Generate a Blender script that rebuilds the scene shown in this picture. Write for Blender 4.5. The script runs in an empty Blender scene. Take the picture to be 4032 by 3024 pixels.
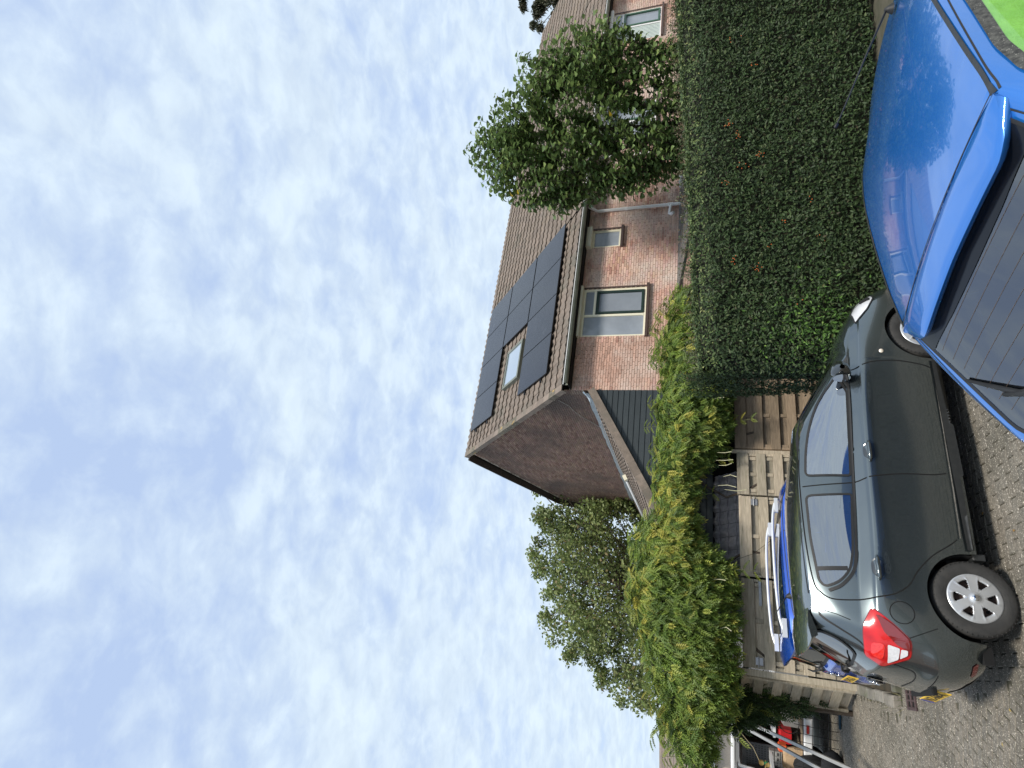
import bpy, bmesh, math, random
import numpy as np
from mathutils import Vector, Matrix, Quaternion, geometry
from mathutils.bvhtree import BVHTree
R = math.radians
rnd = random.Random(7)
NP = np.random.default_rng(11)
sc = bpy.context.scene
COL = sc.collection

# ---------------------------------------------------------------- camera (held in portrait, so the frame lies on its side)
PITCH = R(18.655)
cd = bpy.data.cameras.new('camera'); cam = bpy.data.objects.new('camera', cd); COL.objects.link(cam)
Fw = Vector((0, math.cos(PITCH), math.sin(PITCH))); Up = Vector((0, -math.sin(PITCH), math.cos(PITCH)))
M = Matrix.Identity(4)
for i in range(3):
    M[i][0] = -Up[i]; M[i][1] = (1, 0, 0)[i]; M[i][2] = -Fw[i]
M.translation = Vector((0, 0, 2.4))
cam.matrix_world = M
cd.sensor_fit = 'HORIZONTAL'; cd.sensor_width = 36; cd.lens = 36 * 2283 / 4032
cd.clip_start = 0.05; cd.clip_end = 2000
sc.camera = cam

# ---------------------------------------------------------------- sky
SUN_DIR = Vector((0.20, -0.56, 0.80)).normalized()
SUN_EL = math.asin(SUN_DIR.z); SUN_AZ = math.atan2(SUN_DIR.x, SUN_DIR.y)
wd = bpy.data.worlds.new('World'); sc.world = wd; wd.use_nodes = True
nt = wd.node_tree; nt.nodes.clear()
def N(nt, t, **k):
    n = nt.nodes.new(t)
    for a, v in k.items():
        if a == 'inp':
            for i, x in v.items(): n.inputs[i].default_value = x
        else: setattr(n, a, v)
    return n
def ramp(nt, stops, interp='LINEAR'):
    n = nt.nodes.new('ShaderNodeValToRGB'); n.color_ramp.interpolation = interp
    e = n.color_ramp.elements
    while len(e) < len(stops): e.new(0.5)
    for i, (p, c) in enumerate(stops):
        e[i].position = p; e[i].color = (*c, 1) if len(c) == 3 else c
    return n
sky = N(nt, 'ShaderNodeTexSky', sky_type='NISHITA', sun_disc=False, sun_elevation=SUN_EL, sun_rotation=SUN_AZ, air_density=1.0, dust_density=1.5, ozone_density=1.0)
tc = N(nt, 'ShaderNodeTexCoord'); sep = N(nt, 'ShaderNodeSeparateXYZ'); nt.links.new(tc.outputs['Generated'], sep.inputs[0])
zc = N(nt, 'ShaderNodeMath', operation='MAXIMUM', inp={1: 0.0}); nt.links.new(sep.outputs[2], zc.inputs[0])
za = N(nt, 'ShaderNodeMath', operation='ADD', inp={1: 0.22}); nt.links.new(zc.outputs[0], za.inputs[0])
dx = N(nt, 'ShaderNodeMath', operation='DIVIDE'); dy = N(nt, 'ShaderNodeMath', operation='DIVIDE')
nt.links.new(sep.outputs[0], dx.inputs[0]); nt.links.new(za.outputs[0], dx.inputs[1]); nt.links.new(sep.outputs[1], dy.inputs[0]); nt.links.new(za.outputs[0], dy.inputs[1])
cb = N(nt, 'ShaderNodeCombineXYZ'); nt.links.new(dx.outputs[0], cb.inputs[0]); nt.links.new(dy.outputs[0], cb.inputs[1])
mp = N(nt, 'ShaderNodeMapping', inp={1: (3.1, 1.7, 0.4), 3: (1.0, 1.25, 1.0)}); nt.links.new(cb.outputs[0], mp.inputs[0])
n1 = N(nt, 'ShaderNodeTexNoise', inp={'Scale': 4.3, 'Detail': 9.0, 'Roughness': 0.60, 'Distortion': 0.35}); nt.links.new(mp.outputs[0], n1.inputs['Vector'])
n2 = N(nt, 'ShaderNodeTexNoise', inp={'Scale': 13.0, 'Detail': 8.0, 'Roughness': 0.55, 'Distortion': 0.3}); nt.links.new(mp.outputs[0], n2.inputs['Vector'])
n3 = N(nt, 'ShaderNodeTexNoise', inp={'Scale': 1.7, 'Detail': 3.0, 'Roughness': 0.5}); nt.links.new(mp.outputs[0], n3.inputs['Vector'])
mA = N(nt, 'ShaderNodeMath', operation='MULTIPLY', inp={1: 0.56}); nt.links.new(n1.outputs[0], mA.inputs[0])
mB = N(nt, 'ShaderNodeMath', operation='MULTIPLY_ADD', inp={1: 0.30}); nt.links.new(n2.outputs[0], mB.inputs[0]); nt.links.new(mA.outputs[0], mB.inputs[2])
mC = N(nt, 'ShaderNodeMath', operation='MULTIPLY_ADD', inp={1: 0.22}); nt.links.new(n3.outputs[0], mC.inputs[0]); nt.links.new(mB.outputs[0], mC.inputs[2])
hz = N(nt, 'ShaderNodeMapRange', inp={1: 0.0, 2: 0.75, 3: 0.16, 4: 0.0}); nt.links.new(sep.outputs[2], hz.inputs[0])
mD = N(nt, 'ShaderNodeMath', operation='ADD'); nt.links.new(mC.outputs[0], mD.inputs[0]); nt.links.new(hz.outputs[0], mD.inputs[1])
rp = ramp(nt, [(0.45, (0.0, 0.0, 0.0)), (0.54, (0.40, 0.40, 0.40)), (0.63, (0.80, 0.80, 0.80)), (0.76, (1, 1, 1))]); nt.links.new(mD.outputs[0], rp.inputs[0])
CLOUD = N(nt, 'ShaderNodeRGB'); CLOUD.outputs[0].default_value = (4.75, 5.55, 6.2, 1)
shade = ramp(nt, [(0.35, (0.86, 0.87, 0.90)), (0.65, (1.0, 1.0, 1.0))]); nt.links.new(n2.outputs[0], shade.inputs[0])
cm = N(nt, 'ShaderNodeMix', data_type='RGBA', blend_type='MULTIPLY', inp={0: 1.0}); nt.links.new(CLOUD.outputs[0], cm.inputs[6]); nt.links.new(shade.outputs[0], cm.inputs[7])
# thin veil over the blue: clear sky lifted a little by high haze
veil = N(nt, 'ShaderNodeMix', data_type='RGBA', inp={0: 0.80, 7: (3.4, 4.3, 6.0, 1)}); nt.links.new(sky.outputs[0], veil.inputs[6])
mix = N(nt, 'ShaderNodeMix', data_type='RGBA'); nt.links.new(rp.outputs[0], mix.inputs[0]); nt.links.new(veil.outputs[2], mix.inputs[6]); nt.links.new(cm.outputs[2], mix.inputs[7])
bg = N(nt, 'ShaderNodeBackground', inp={1: 0.12}); nt.links.new(mix.outputs[2], bg.inputs[0])
out = N(nt, 'ShaderNodeOutputWorld'); nt.links.new(bg.outputs[0], out.inputs[0])
# ---------------------------------------------------------------- sun
sl = bpy.data.lights.new('sun', 'SUN'); sl.energy = 2.9; sl.angle = R(11); sl.color = (1.0, 0.94, 0.85)
so = bpy.data.objects.new('sun', sl); COL.objects.link(so); so.rotation_mode = 'QUATERNION'
so.rotation_quaternion = SUN_DIR.to_track_quat('Z', 'Y'); so.location = (0, 0, 30)
sc.view_settings.view_transform = 'Standard'; sc.view_settings.look = 'None'; sc.view_settings.gamma = 1; sc.view_settings.exposure = 0.50
sc.view_settings.use_curve_mapping = False

# ---------------------------------------------------------------- materials
MATS = {}
def mat(name, c, rough=0.6, c2=None, scale=6.0, metal=0.0, bump=0.0, bscale=40.0, coat=0.0, spec=0.5, attr=False, var=0.0, detail=5.0, ior=1.45,
        transl=0.0, stain=None, sscale=1.0, sthr=(0.5, 0.7), alpha=1.0, emis=None, fleck=None, aniso=None, coord='pos', objr=0.0):
    """Procedural material: base colour varied by noise (c..c2), per piece tint (attr / object random), stains, bump."""
    if name in MATS: return MATS[name]
    m = bpy.data.materials.new(name); m.use_nodes = True; t = m.node_tree; t.nodes.clear(); L = t.links.new
    p = N(t, 'ShaderNodeBsdfPrincipled', inp={'Roughness': rough, 'Metallic': metal, 'Coat Weight': coat, 'Coat Roughness': 0.03, 'Coat IOR': 1.75, 'IOR': ior})
    p.inputs['Specular IOR Level'].default_value = spec
    if coord == 'pos':
        g = N(t, 'ShaderNodeNewGeometry'); vec = g.outputs['Position']
    else:
        g = N(t, 'ShaderNodeTexCoord'); vec = g.outputs['Object']
    if aniso:
        mm = N(t, 'ShaderNodeMapping', inp={3: aniso}); L(vec, mm.inputs[0]); vec = mm.outputs[0]
    if c2 is None: c2 = tuple(x * 0.8 for x in c)
    no = N(t, 'ShaderNodeTexNoise', inp={'Scale': scale, 'Detail': detail, 'Roughness': 0.6}); L(vec, no.inputs['Vector'])
    rr = ramp(t, [(0.32, c2), (0.68, c)]); L(no.outputs[0], rr.inputs[0]); col = rr.outputs[0]
    if attr or objr:
        at = N(t, 'ShaderNodeAttribute', attribute_name='tint')
        oi = N(t, 'ShaderNodeObjectInfo')
        if attr:
            mx = N(t, 'ShaderNodeMix', data_type='RGBA', blend_type='MULTIPLY', inp={0: 1.0}); L(col, mx.inputs[6]); L(at.outputs['Color'], mx.inputs[7]); col = mx.outputs[2]
        if objr:
            r2 = ramp(t, [(0.0, (1 - objr, 1 - objr, 1 - objr)), (0.5, (1, 1, 1)), (1.0, (1 + objr * .6, 1 + objr * .45, 1 + objr * .4))]); L(oi.outputs['Random'], r2.inputs[0])
            mx = N(t, 'ShaderNodeMix', data_type='RGBA', blend_type='MULTIPLY', inp={0: 1.0}); L(col, mx.inputs[6]); L(r2.outputs[0], mx.inputs[7]); col = mx.outputs[2]
    if stain:
        ns = N(t, 'ShaderNodeTexNoise', inp={'Scale': sscale, 'Detail': 6.0, 'Roughness': 0.65}); L(vec, ns.inputs['Vector'])
        rs = ramp(t, [(sthr[0], (0, 0, 0)), (sthr[1], (1, 1, 1))]); L(ns.outputs[0], rs.inputs[0])
        mx = N(t, 'ShaderNodeMix', data_type='RGBA', inp={7: (*stain, 1)}); L(rs.outputs[0], mx.inputs[0]); L(col, mx.inputs[6]); col = mx.outputs[2]
    if fleck:
        vo = N(t, 'ShaderNodeTexNoise', inp={'Scale': fleck[1], 'Detail': 2.0}); L(vec, vo.inputs['Vector'])
        rs = ramp(t, [(fleck[2], (0, 0, 0)), (fleck[2] + .06, (1, 1, 1))]); L(vo.outputs[0], rs.inputs[0])
        mx = N(t, 'ShaderNodeMix', data_type='RGBA', inp={7: (*fleck[0], 1)}); L(rs.outputs[0], mx.inputs[0]); L(col, mx.inputs[6]); col = mx.outputs[2]
    L(col, p.inputs['Base Color'])
    if bump:
        nb = N(t, 'ShaderNodeTexNoise', inp={'Scale': bscale, 'Detail': 6.0, 'Roughness': 0.65}); L(vec, nb.inputs['Vector'])
        bp = N(t, 'ShaderNodeBump', inp={'Strength': bump, 'Distance': 0.02}); L(nb.outputs[0], bp.inputs['Height']); L(bp.outputs[0], p.inputs['Normal'])
    if emis: p.inputs['Emission Color'].default_value = (*emis, 1); p.inputs['Emission Strength'].default_value = 1
    o = N(t, 'ShaderNodeOutputMaterial'); sh = p.outputs[0]
    if transl:
        tr = N(t, 'ShaderNodeBsdfTranslucent'); L(col, tr.inputs[0])
        ms = N(t, 'ShaderNodeMixShader', inp={0: transl}); L(sh, ms.inputs[1]); L(tr.outputs[0], ms.inputs[2]); sh = ms.outputs[0]
    if alpha < 1:
        tr = N(t, 'ShaderNodeBsdfTransparent'); ms = N(t, 'ShaderNodeMixShader', inp={0: alpha}); L(tr.outputs[0], ms.inputs[1]); L(sh, ms.inputs[2]); sh = ms.outputs[0]
    L(sh, o.inputs[0]); MATS[name] = m
    return m

# ---------------------------------------------------------------- mesh helpers
class MB:
    """collects shapes with tints and builds ONE mesh object"""
    def __init__(s): s.v = []; s.f = []; s.t = []; s.n = 0; s.m = []
    def add(s, vs, fs, tint=(1, 1, 1), mi=0):
        s.v.extend([tuple(x) for x in vs]); s.f.extend([tuple(i + s.n for i in f) for f in fs])
        s.t.extend([tint] * len(vs)); s.m.extend([mi] * len(fs)); s.n += len(vs); return s
    def box(s, c, d, X=(1, 0, 0), Y=(0, 1, 0), Z=(0, 0, 1), tint=(1, 1, 1), open_=(), mi=0):
        c = Vector(c); X, Y, Z = Vector(X) * d[0] / 2, Vector(Y) * d[1] / 2, Vector(Z) * d[2] / 2
        vs = [c + X * i + Y * j + Z * k for i in (-1, 1) for j in (-1, 1) for k in (-1, 1)]
        fs = {'-x': (0, 1, 3, 2), '+x': (4, 6, 7, 5), '-y': (0, 4, 5, 1), '+y': (2, 3, 7, 6), '-z': (0, 2, 6, 4), '+z': (1, 5, 7, 3)}
        return s.add(vs, [f for k, f in fs.items() if k not in open_], tint, mi)
    def cbox(s, c, d, ch, X=(1, 0, 0), Y=(0, 1, 0), Z=(0, 0, 1), tint=(1, 1, 1), mi=0):
        """box with chamfered top rim (ch) along +Z"""
        c = Vector(c); X, Y, Z = Vector(X), Vector(Y), Vector(Z); a, b, h = d[0] / 2, d[1] / 2, d[2] / 2
        vs = []
        for (aa, bb, z) in ((a, b, -h), (a, b, h - ch), (a - ch, b - ch, h)):
            for sx, sy in ((-1, -1), (1, -1), (1, 1), (-1, 1)): vs.append(c + X * sx * aa + Y * sy * bb + Z * z)
        fs = [(0, 3, 2, 1), (8, 9, 10, 11)]
        for k in (0, 4):
            for i in range(4): j = (i + 1) % 4; fs.append((k + i, k + j, k + j + 4, k + i + 4))
        return s.add(vs, fs, tint, mi)
    def tube(s, pts, r, n=8, tint=(1, 1, 1), cap=True, mi=0):
        pts = [Vector(p) for p in pts]; rs = r if isinstance(r, (list, tuple)) else [r] * len(pts); vs = []; fs = []
        u = None
        for i, p in enumerate(pts):
            d = (pts[min(i + 1, len(pts) - 1)] - pts[max(i - 1, 0)])
            d = d.normalized() if d.length > 1e-9 else Vector((0, 0, 1))
            if u is None: u = d.orthogonal().normalized()
            else: u = (u - d * u.dot(d)); u = u.normalized() if u.length > 1e-6 else d.orthogonal().normalized()
            w = d.cross(u)
            for k in range(n):
                a = 2 * math.pi * k / n; vs.append(p + (u * math.cos(a) + w * math.sin(a)) * rs[i])
        for i in range(len(pts) - 1):
            for k in range(n): j = (k + 1) % n; fs.append((i * n + k, i * n + j, (i + 1) * n + j, (i + 1) * n + k))
        if cap: fs.append(tuple(range(n - 1, -1, -1))); fs.append(tuple((len(pts) - 1) * n + k for k in range(n)))
        return s.add(vs, fs, tint, mi)
    def grid(s, rows, tint=(1, 1, 1), close=False, mi=0, flip=False):
        n = len(rows[0]); vs = [p for r in rows for p in r]; fs = []
        for i in range(len(rows) - 1):
            for j in range(n if close else n - 1):
                k = (j + 1) % n; f = (i * n + j, i * n + k, (i + 1) * n + k, (i + 1) * n + j)
                fs.append(f[::-1] if flip else f)
        return s.add(vs, fs, tint, mi)
    def lathe(s, prof, c, axis, n=32, tint=(1, 1, 1), mi=0):
        """prof = [(r, h)] about axis through c"""
        c = Vector(c); ax = Vector(axis).normalized(); u = ax.orthogonal().normalized(); w = ax.cross(u); rows = []
        for r, h in prof: rows.append([c + ax * h + (u * math.cos(2 * math.pi * k / n) + w * math.sin(2 * math.pi * k / n)) * r for k in range(n)])
        return s.grid(rows, tint, True, mi)
    def build(s, name, mats, parent=None, smooth=False, angle=None, kind=None):
        me = bpy.data.meshes.new(name); me.from_pydata(s.v, [], s.f)
        for m in (mats if isinstance(mats, (list, tuple)) else [mats]): me.materials.append(m)
        if any(s.m): me.polygons.foreach_set('material_index', s.m)
        ca = me.color_attributes.new('tint', 'FLOAT_COLOR', 'POINT')
        arr = np.ones((len(s.v), 4), np.float32); arr[:, :3] = np.array(s.t, np.float32).reshape(-1, 3); ca.data.foreach_set('color', arr.ravel())
        if smooth: me.polygons.foreach_set('use_smooth', [True] * len(me.polygons))
        me.update()
        if angle is not None:
            bm = bmesh.new(); bm.from_mesh(me); ca_ = math.radians(angle)
            for e in bm.edges:
                if len(e.link_faces) == 2 and e.calc_face_angle(0) > ca_: e.smooth = False
            bm.to_mesh(me); bm.free()
        o = bpy.data.objects.new(name, me); COL.objects.link(o)
        if parent: o.parent = parent
        if kind: o['kind'] = kind
        return o
def npmesh(name, V, Fc, mats, parent=None, tint=None, kind=None, smooth=False, nper=4):
    me = bpy.data.meshes.new(name); V = np.asarray(V, np.float32); Fc = np.asarray(Fc, np.int32)
    me.vertices.add(len(V)); me.vertices.foreach_set('co', V.ravel()); k = Fc.shape[1]
    me.loops.add(Fc.size); me.loops.foreach_set('vertex_index', Fc.ravel())
    me.polygons.add(len(Fc)); me.polygons.foreach_set('loop_start', np.arange(len(Fc), dtype=np.int32) * k)
    try: me.polygons.foreach_set('loop_total', np.full(len(Fc), k, np.int32))
    except Exception: pass
    me.materials.append(mats)
    if tint is not None:
        ca = me.color_attributes.new('tint', 'FLOAT_COLOR', 'POINT'); a = np.ones((len(V), 4), np.float32); a[:, :3] = tint; ca.data.foreach_set('color', a.ravel())
    if smooth: me.polygons.foreach_set('use_smooth', np.ones(len(Fc), bool))
    me.update(calc_edges=True); me.validate()
    o = bpy.data.objects.new(name, me); COL.objects.link(o)
    if parent: o.parent = parent
    if kind: o['kind'] = kind
    return o
def thing(name, label, cat, loc=(0, 0, 0), rz=0.0, group=None):
    o = bpy.data.objects.new(name, None); COL.objects.link(o); o.location = loc; o.rotation_euler = (0, 0, rz)
    o.empty_display_size = 0.2
    o['label'] = label; o['category'] = cat
    if group: o['group'] = group
    return o
def tag(o, label, cat, group=None):
    o['label'] = label; o['category'] = cat
    if group: o['group'] = group
    return o
def struct(o): o['kind'] = 'structure'; return o
def piece(name, me, M4, parent):
    o = bpy.data.objects.new(name, me); COL.objects.link(o); o.parent = parent; o.matrix_local = M4; return o
def frame(c, X, Y, Z):
    m = Matrix.Identity(4)
    for i in range(3): m[i][0] = X[i]; m[i][1] = Y[i]; m[i][2] = Z[i]; m[i][3] = c[i]
    return m
def tintmesh(name, mb, m, smooth=False):
    o = mb.build(name, m, smooth=smooth); me = o.data; bpy.data.objects.remove(o); return me
def text_mb(txt, size, extr, name, m, parent, M4, bold=0.0, sx=1.0):
    cu = bpy.data.curves.new('t', 'FONT'); cu.body = txt; cu.size = size; cu.extrude = extr; cu.align_x = 'CENTER'; cu.align_y = 'CENTER'; cu.offset = bold; cu.resolution_u = 3
    o = bpy.data.objects.new('t', cu); COL.objects.link(o); bpy.context.view_layer.update()
    me = bpy.data.meshes.new_from_object(o); bpy.data.objects.remove(o); me.materials.clear(); me.materials.append(m)
    me.transform(Matrix.Diagonal((sx, 1, 1, 1)))
    q = bpy.data.objects.new(name, me); COL.objects.link(q); q.parent = parent; q.matrix_local = M4; return q
# leaf scatter -------------------------------------------------------------
def scatter(name, tv, tf, P, Zd, Xd, S, m, parent=None, tint=None, kind='stuff'):
    """copies template (tv verts, tf faces) to points P with leaf normal Zd, tip direction Xd, size S; one mesh"""
    n = len(P); Zd = Zd / (np.linalg.norm(Zd, axis=1, keepdims=True) + 1e-9); Xd = Xd - Zd * (Xd * Zd).sum(1, keepdims=True); Xd /= (np.linalg.norm(Xd, axis=1, keepdims=True) + 1e-9)
    Yd = np.cross(Zd, Xd); tv = np.asarray(tv, float); tf = np.asarray(tf)
    S = np.asarray(S).reshape(-1, 1, 1)
    V = P[:, None, :] + S * (tv[None, :, 0:1] * Xd[:, None, :] + tv[None, :, 1:2] * Yd[:, None, :] + tv[None, :, 2:3] * Zd[:, None, :])
    Fc = tf[None] + (np.arange(n) * len(tv))[:, None, None]
    T = None if tint is None else np.repeat(tint, len(tv), axis=0)
    return npmesh(name, V.reshape(-1, 3), Fc.reshape(-1, tf.shape[1]), m, parent, T, kind)
def leaf_t(w=0.3, fold=0.12, curl=0.25):
    """small folded leaf: x 0..1 base to tip"""
    v = [(0, 0, 0), (0.3, w * .9, fold * .6), (0.3, 0, 0.02), (0.3, -w * .9, fold * .6), (0.68, w * .75, fold * .3 - curl * .25), (0.68, 0, -curl * .3), (0.68, -w * .75, fold * .3 - curl * .25), (1, 0, -curl)]
    f = [(0, 2, 1, 1), (0, 3, 2, 2), (2, 5, 4, 1), (3, 6, 5, 2), (5, 7, 4, 4), (6, 7, 5, 5)]
    tri = [(0, 2, 1), (0, 3, 2), (1, 2, 5), (1, 5, 4), (2, 3, 6), (2, 6, 5), (4, 5, 7), (5, 6, 7)]
    return np.array(v, float), np.array(tri)
def quad_leaf(w=0.3, curl=0.15):
    return np.array([(0, 0, 0), (.45, w, .08), (1, 0, -curl), (.45, -w, .08)], float), np.array([(0, 2, 1), (0, 3, 2)])
def frond(nl=6, w=0.13, droop=0.5):
    """pinnate leaf of paired leaflets along a drooping rachis, length 1"""
    vs = []; fs = []
    def rach(t): return np.array([t * (1 - .18 * droop * t), 0, -droop * .55 * t * t])
    def leaflet(b, d, ln):
        d = d / np.linalg.norm(d); s = np.cross([0, 0, 1.], d); s /= np.linalg.norm(s) + 1e-9; i = len(vs)
        vs.extend([b, b + d * ln * .42 + s * ln * w * 1.35 + np.array([0, 0, .02]), b + d * ln + np.array([0, 0, -.06]), b + d * ln * .42 - s * ln * w * 1.35 + np.array([0, 0, .02])])
        fs.extend([(i, i + 2, i + 1), (i, i + 3, i + 2)])
    for k in range(nl):
        t = .16 + .74 * k / (nl - 1); b = rach(t)
        for sg in (-1, 1): leaflet(b, np.array([.62, sg * .78, -.22]), .34 * (1 - .35 * abs(t - .5)))
    leaflet(rach(.97), np.array([1, 0, -.5]), .3)
    i = len(vs); vs.extend([rach(0), rach(.5) + np.array([0, .008, 0]), rach(1.), rach(.5) - np.array([0, .008, 0])]); fs.extend([(i, i + 2, i + 1), (i, i + 3, i + 2)])
    return np.array(vs), np.array(fs)
def rand_dirs(n):
    d = NP.normal(size=(n, 3)); return d / np.linalg.norm(d, axis=1, keepdims=True)
# ================================================================= GROUND
M_dirt = mat('joint dirt', (.085, .078, .055), .95, (.05, .05, .03), 5)
M_far = mat('far ground', (.20, .185, .155), .9, (.12, .115, .095), .8, bump=.3, bscale=8)
gnd = MB().grid([[(x, y, -.035) for x in (-300, 300)] for y in (-100, 500)]).build('ground', M_far); struct(gnd)
M_pav = mat('concrete paver', (.25, .225, .18), .72, (.13, .118, .095), 26, attr=True, objr=.14, bump=.9, bscale=95, stain=(.085, .08, .06), sscale=1.1, sthr=(.46, .8), fleck=((.60, .55, .46), 75, .60))
M_soil = mat('soil', (.07, .055, .035), .95, (.03, .028, .018), 6, bump=.8, bscale=30)
base = MB().grid([[(x, y, -.012) for x in (-14, 12)] for y in (-3, 15.5)]).build('pavement', M_dirt); struct(base)
GL = [(1.6, -1.2), (0.2, 1.2), (-1.3, 3.75), (-2.45, 5.71), (-3.14, 6.83), (-3.88, 7.96), (-4.46, 8.86), (-5.0, 10.01), (-5.44, 11.28), (-5.87, 12.48), (-6.5, 14.5)]
def glx(y):
    for (x0, y0), (x1, y1) in zip(GL, GL[1:]):
        if y0 <= y <= y1: return x0 + (x1 - x0) * (y - y0) / (y1 - y0)
    return 0
TH = R(25.47); AX = Vector((math.cos(TH), math.sin(TH), 0)); NX = Vector((-AX.y, AX.x, 0))
PB = [];
def lay(ang, zone):
    ca, sa = math.cos(ang), math.sin(ang); pl, pw = .212, .106
    for i in range(-110, 110):
        for j in range(-75, 75):
            x = (j + (.5 if i % 2 else 0)) * pl; y = i * pw
            X = -3 + x * ca - y * sa; Y = 7.5 + x * sa + y * ca
            if not (-10.5 < X < 5 and .6 < Y < 14.8): continue
            if X > 2 and Y < 3.4 or X > 3.5: continue
            g = glx(Y); dd = (X - g) * .86
            if zone == 0 and dd < 0 or zone == 1 and dd > .06: continue
            ta = (Vector((X, Y, 0)) - Vector((-5, 10.85, 0)))
            b_ = -ta.x * math.sin(R(26)) + ta.y * math.cos(R(26)); a_ = ta.x * math.cos(R(26)) + ta.y * math.sin(R(26))
            if b_ > -.12 and a_ > -.15: continue           # under and behind the fence
            if inkerb(X, Y): continue
            PB.append((X, Y, ang, math.hypot(X + 1.6, Y - 4.4), -.006 * zone))
KC = Vector((-4.15, 8.80, 0)); KB = Vector((-5.75, 12.6, 0)); KR = Vector((-1.9, 9.87, 0))
def inkerb(X, Y):
    p = Vector((X, Y, 0)); e1 = (KB - KC).normalized(); e2 = (KR - KC).normalized()
    n1 = Vector((e1.y, -e1.x, 0)); n2 = Vector((-e2.y, e2.x, 0))
    return (p - KC).dot(n1) > -.06 and (p - KC).dot(n2) > -.06 and (p - KC).dot(e2) < 6
lay(TH, 0); lay(R(2), 1)
PB.sort(key=lambda q: q[3])
pm = tintmesh('paver', MB().cbox((0, 0, -.03), (.202, .096, .06), .006), M_pav)
mb = MB()
for k, (X, Y, an, d, zo) in enumerate(PB):
    q = Matrix.Translation((X, Y, zo + rnd.uniform(-.002, .002))) @ Matrix.Rotation(an + rnd.uniform(-.02, .02), 4, 'Z') @ Matrix.Rotation(rnd.uniform(-.012, .012), 4, 'X') @ Matrix.Rotation(rnd.uniform(-.01, .01), 4, 'Y')
    if k < 300: piece('paver', pm, q, base)
    else:
        g = rnd.uniform(.86, 1.1); w = rnd.uniform(-.02, .02)
        mb.cbox(q @ Vector((0, 0, -.03)), (.202, .096, .06), .006, q.to_3x3() @ Vector((1, 0, 0)), q.to_3x3() @ Vector((0, 1, 0)), q.to_3x3() @ Vector((0, 0, 1)), (g + w, g, g - w))
mb.build('pavers', M_pav, base, kind='stuff')
# kerb round the planting strip
M_conc = mat('old concrete', (.25, .235, .20), .85, (.14, .13, .11), 5, bump=.7, bscale=45, objr=.2, attr=True, stain=(.10, .11, .06), sscale=2.2, sthr=(.5, .68))
kerb = thing('kerb', 'low mossy concrete kerb stones round the corner of the planting strip behind the dark cars', 'kerb', KC)
for (A_, B_) in ((KC, KB), (KC, KR)):
    d = (B_ - A_).normalized(); s_ = .08; L_ = (B_ - A_).length
    while s_ < L_:
        w = rnd.uniform(.42, .5); c = A_ - KC + d * (s_ + w / 2); X = Vector((d.x, d.y, 0)); Y = Vector((-d.y, d.x, 0))
        g = rnd.uniform(.8, 1.15)
        MB().cbox(c + Vector((rnd.uniform(-.02, .02), rnd.uniform(-.02, .02), .015 + rnd.uniform(-.01, .012))), (w - .02, .15, .15), .015, X, Y, tint=(g, g, g)).build('kerb_stone', M_conc, kerb)
        s_ += w
soil = MB().grid([[(KC.x + .05, KC.y + .1, .03), (KR.x, KR.y + .05, .03)], [(KB.x + .05, KB.y, .03), (-1.2, 12.3, .03)]]).build('planting_soil', M_soil); struct(soil)
M_iron = mat('cast iron', (.13, .085, .085), .6, (.07, .05, .05), 30, metal=.4, bump=.4)
dr = thing('drain_grate', 'rusty square iron drain grate set in the paving at the kerb corner', 'drain', (-3.86, 8.42, 0), TH)
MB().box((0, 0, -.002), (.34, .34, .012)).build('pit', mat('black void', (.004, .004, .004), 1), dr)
for (c, d) in (((-.16, 0), (.04, .36)), ((.16, 0), (.04, .36)), ((0, -.16), (.28, .04)), ((0, .16), (.28, .04)), ((0, 0), (.28, .03))): MB().cbox((c[0], c[1], .012), (d[0], d[1], .02), .003).build('grate_bar', M_iron, dr)
for k in range(3): MB().cbox((-.07 + .07 * k, 0, .010), (.022, .28, .02), .003).build('grate_bar', M_iron, dr)

# ================================================================= HOUSES
HA = R(26); HC = Vector((-.148, 13.9, 0))
def HW(a, b, z): return HC + Vector((math.cos(HA) * a - math.sin(HA) * b, math.sin(HA) * a + math.cos(HA) * b, z))
M_mort = mat('cream mortar', (.74, .66, .52), .9, (.64, .56, .44), 12, bump=.3, bscale=150)
M_mortd = mat('grey mortar', (.47, .41, .34), .9, (.38, .33, .28), 12)
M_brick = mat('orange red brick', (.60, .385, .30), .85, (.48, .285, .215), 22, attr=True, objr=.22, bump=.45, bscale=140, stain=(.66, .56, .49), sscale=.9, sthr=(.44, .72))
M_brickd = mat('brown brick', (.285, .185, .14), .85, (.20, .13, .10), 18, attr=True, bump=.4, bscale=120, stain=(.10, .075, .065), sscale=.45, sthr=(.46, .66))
M_cream = mat('cream paint', (.78, .74, .58), .45, (.74, .70, .54), 8)
M_white = mat('white paint', (.80, .80, .78), .4, (.74, .74, .72), 6)
M_green = mat('dark green paint', (.025, .045, .038), .35, (.018, .035, .03), 8)
M_greenl = mat('mid green paint', (.05, .12, .075), .35, (.04, .10, .06), 8)
M_zinc = mat('zinc gutter', (.20, .21, .17), .5, (.13, .14, .11), 4, metal=.3)
M_pvc = mat('white plastic pipe', (.84, .84, .82), .35, (.78, .78, .76), 3)
M_tile = mat('grey brown roof tile', (.225, .180, .145), .85, (.160, .130, .105), 7, attr=True, objr=.16, bump=.6, bscale=90, stain=(.13, .12, .095), sscale=1.6, sthr=(.52, .72))
M_tilel = mat('lichened ridge tile', (.20, .17, .13), .9, (.12, .11, .08), 9, attr=True, objr=.25, bump=.8, bscale=60, stain=(.42, .27, .07), sscale=4.5, sthr=(.60, .68), fleck=((.5, .5, .42), 30, .66))
M_glass = mat('window glass', (.30, .33, .37), .05, (.22, .245, .28), 1.2, ior=1.5, spec=.5)
M_void = MATS['black void']
M_brown = mat('brown glazed sill tile', (.09, .055, .045), .5, (.06, .04, .035), 20)
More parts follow.
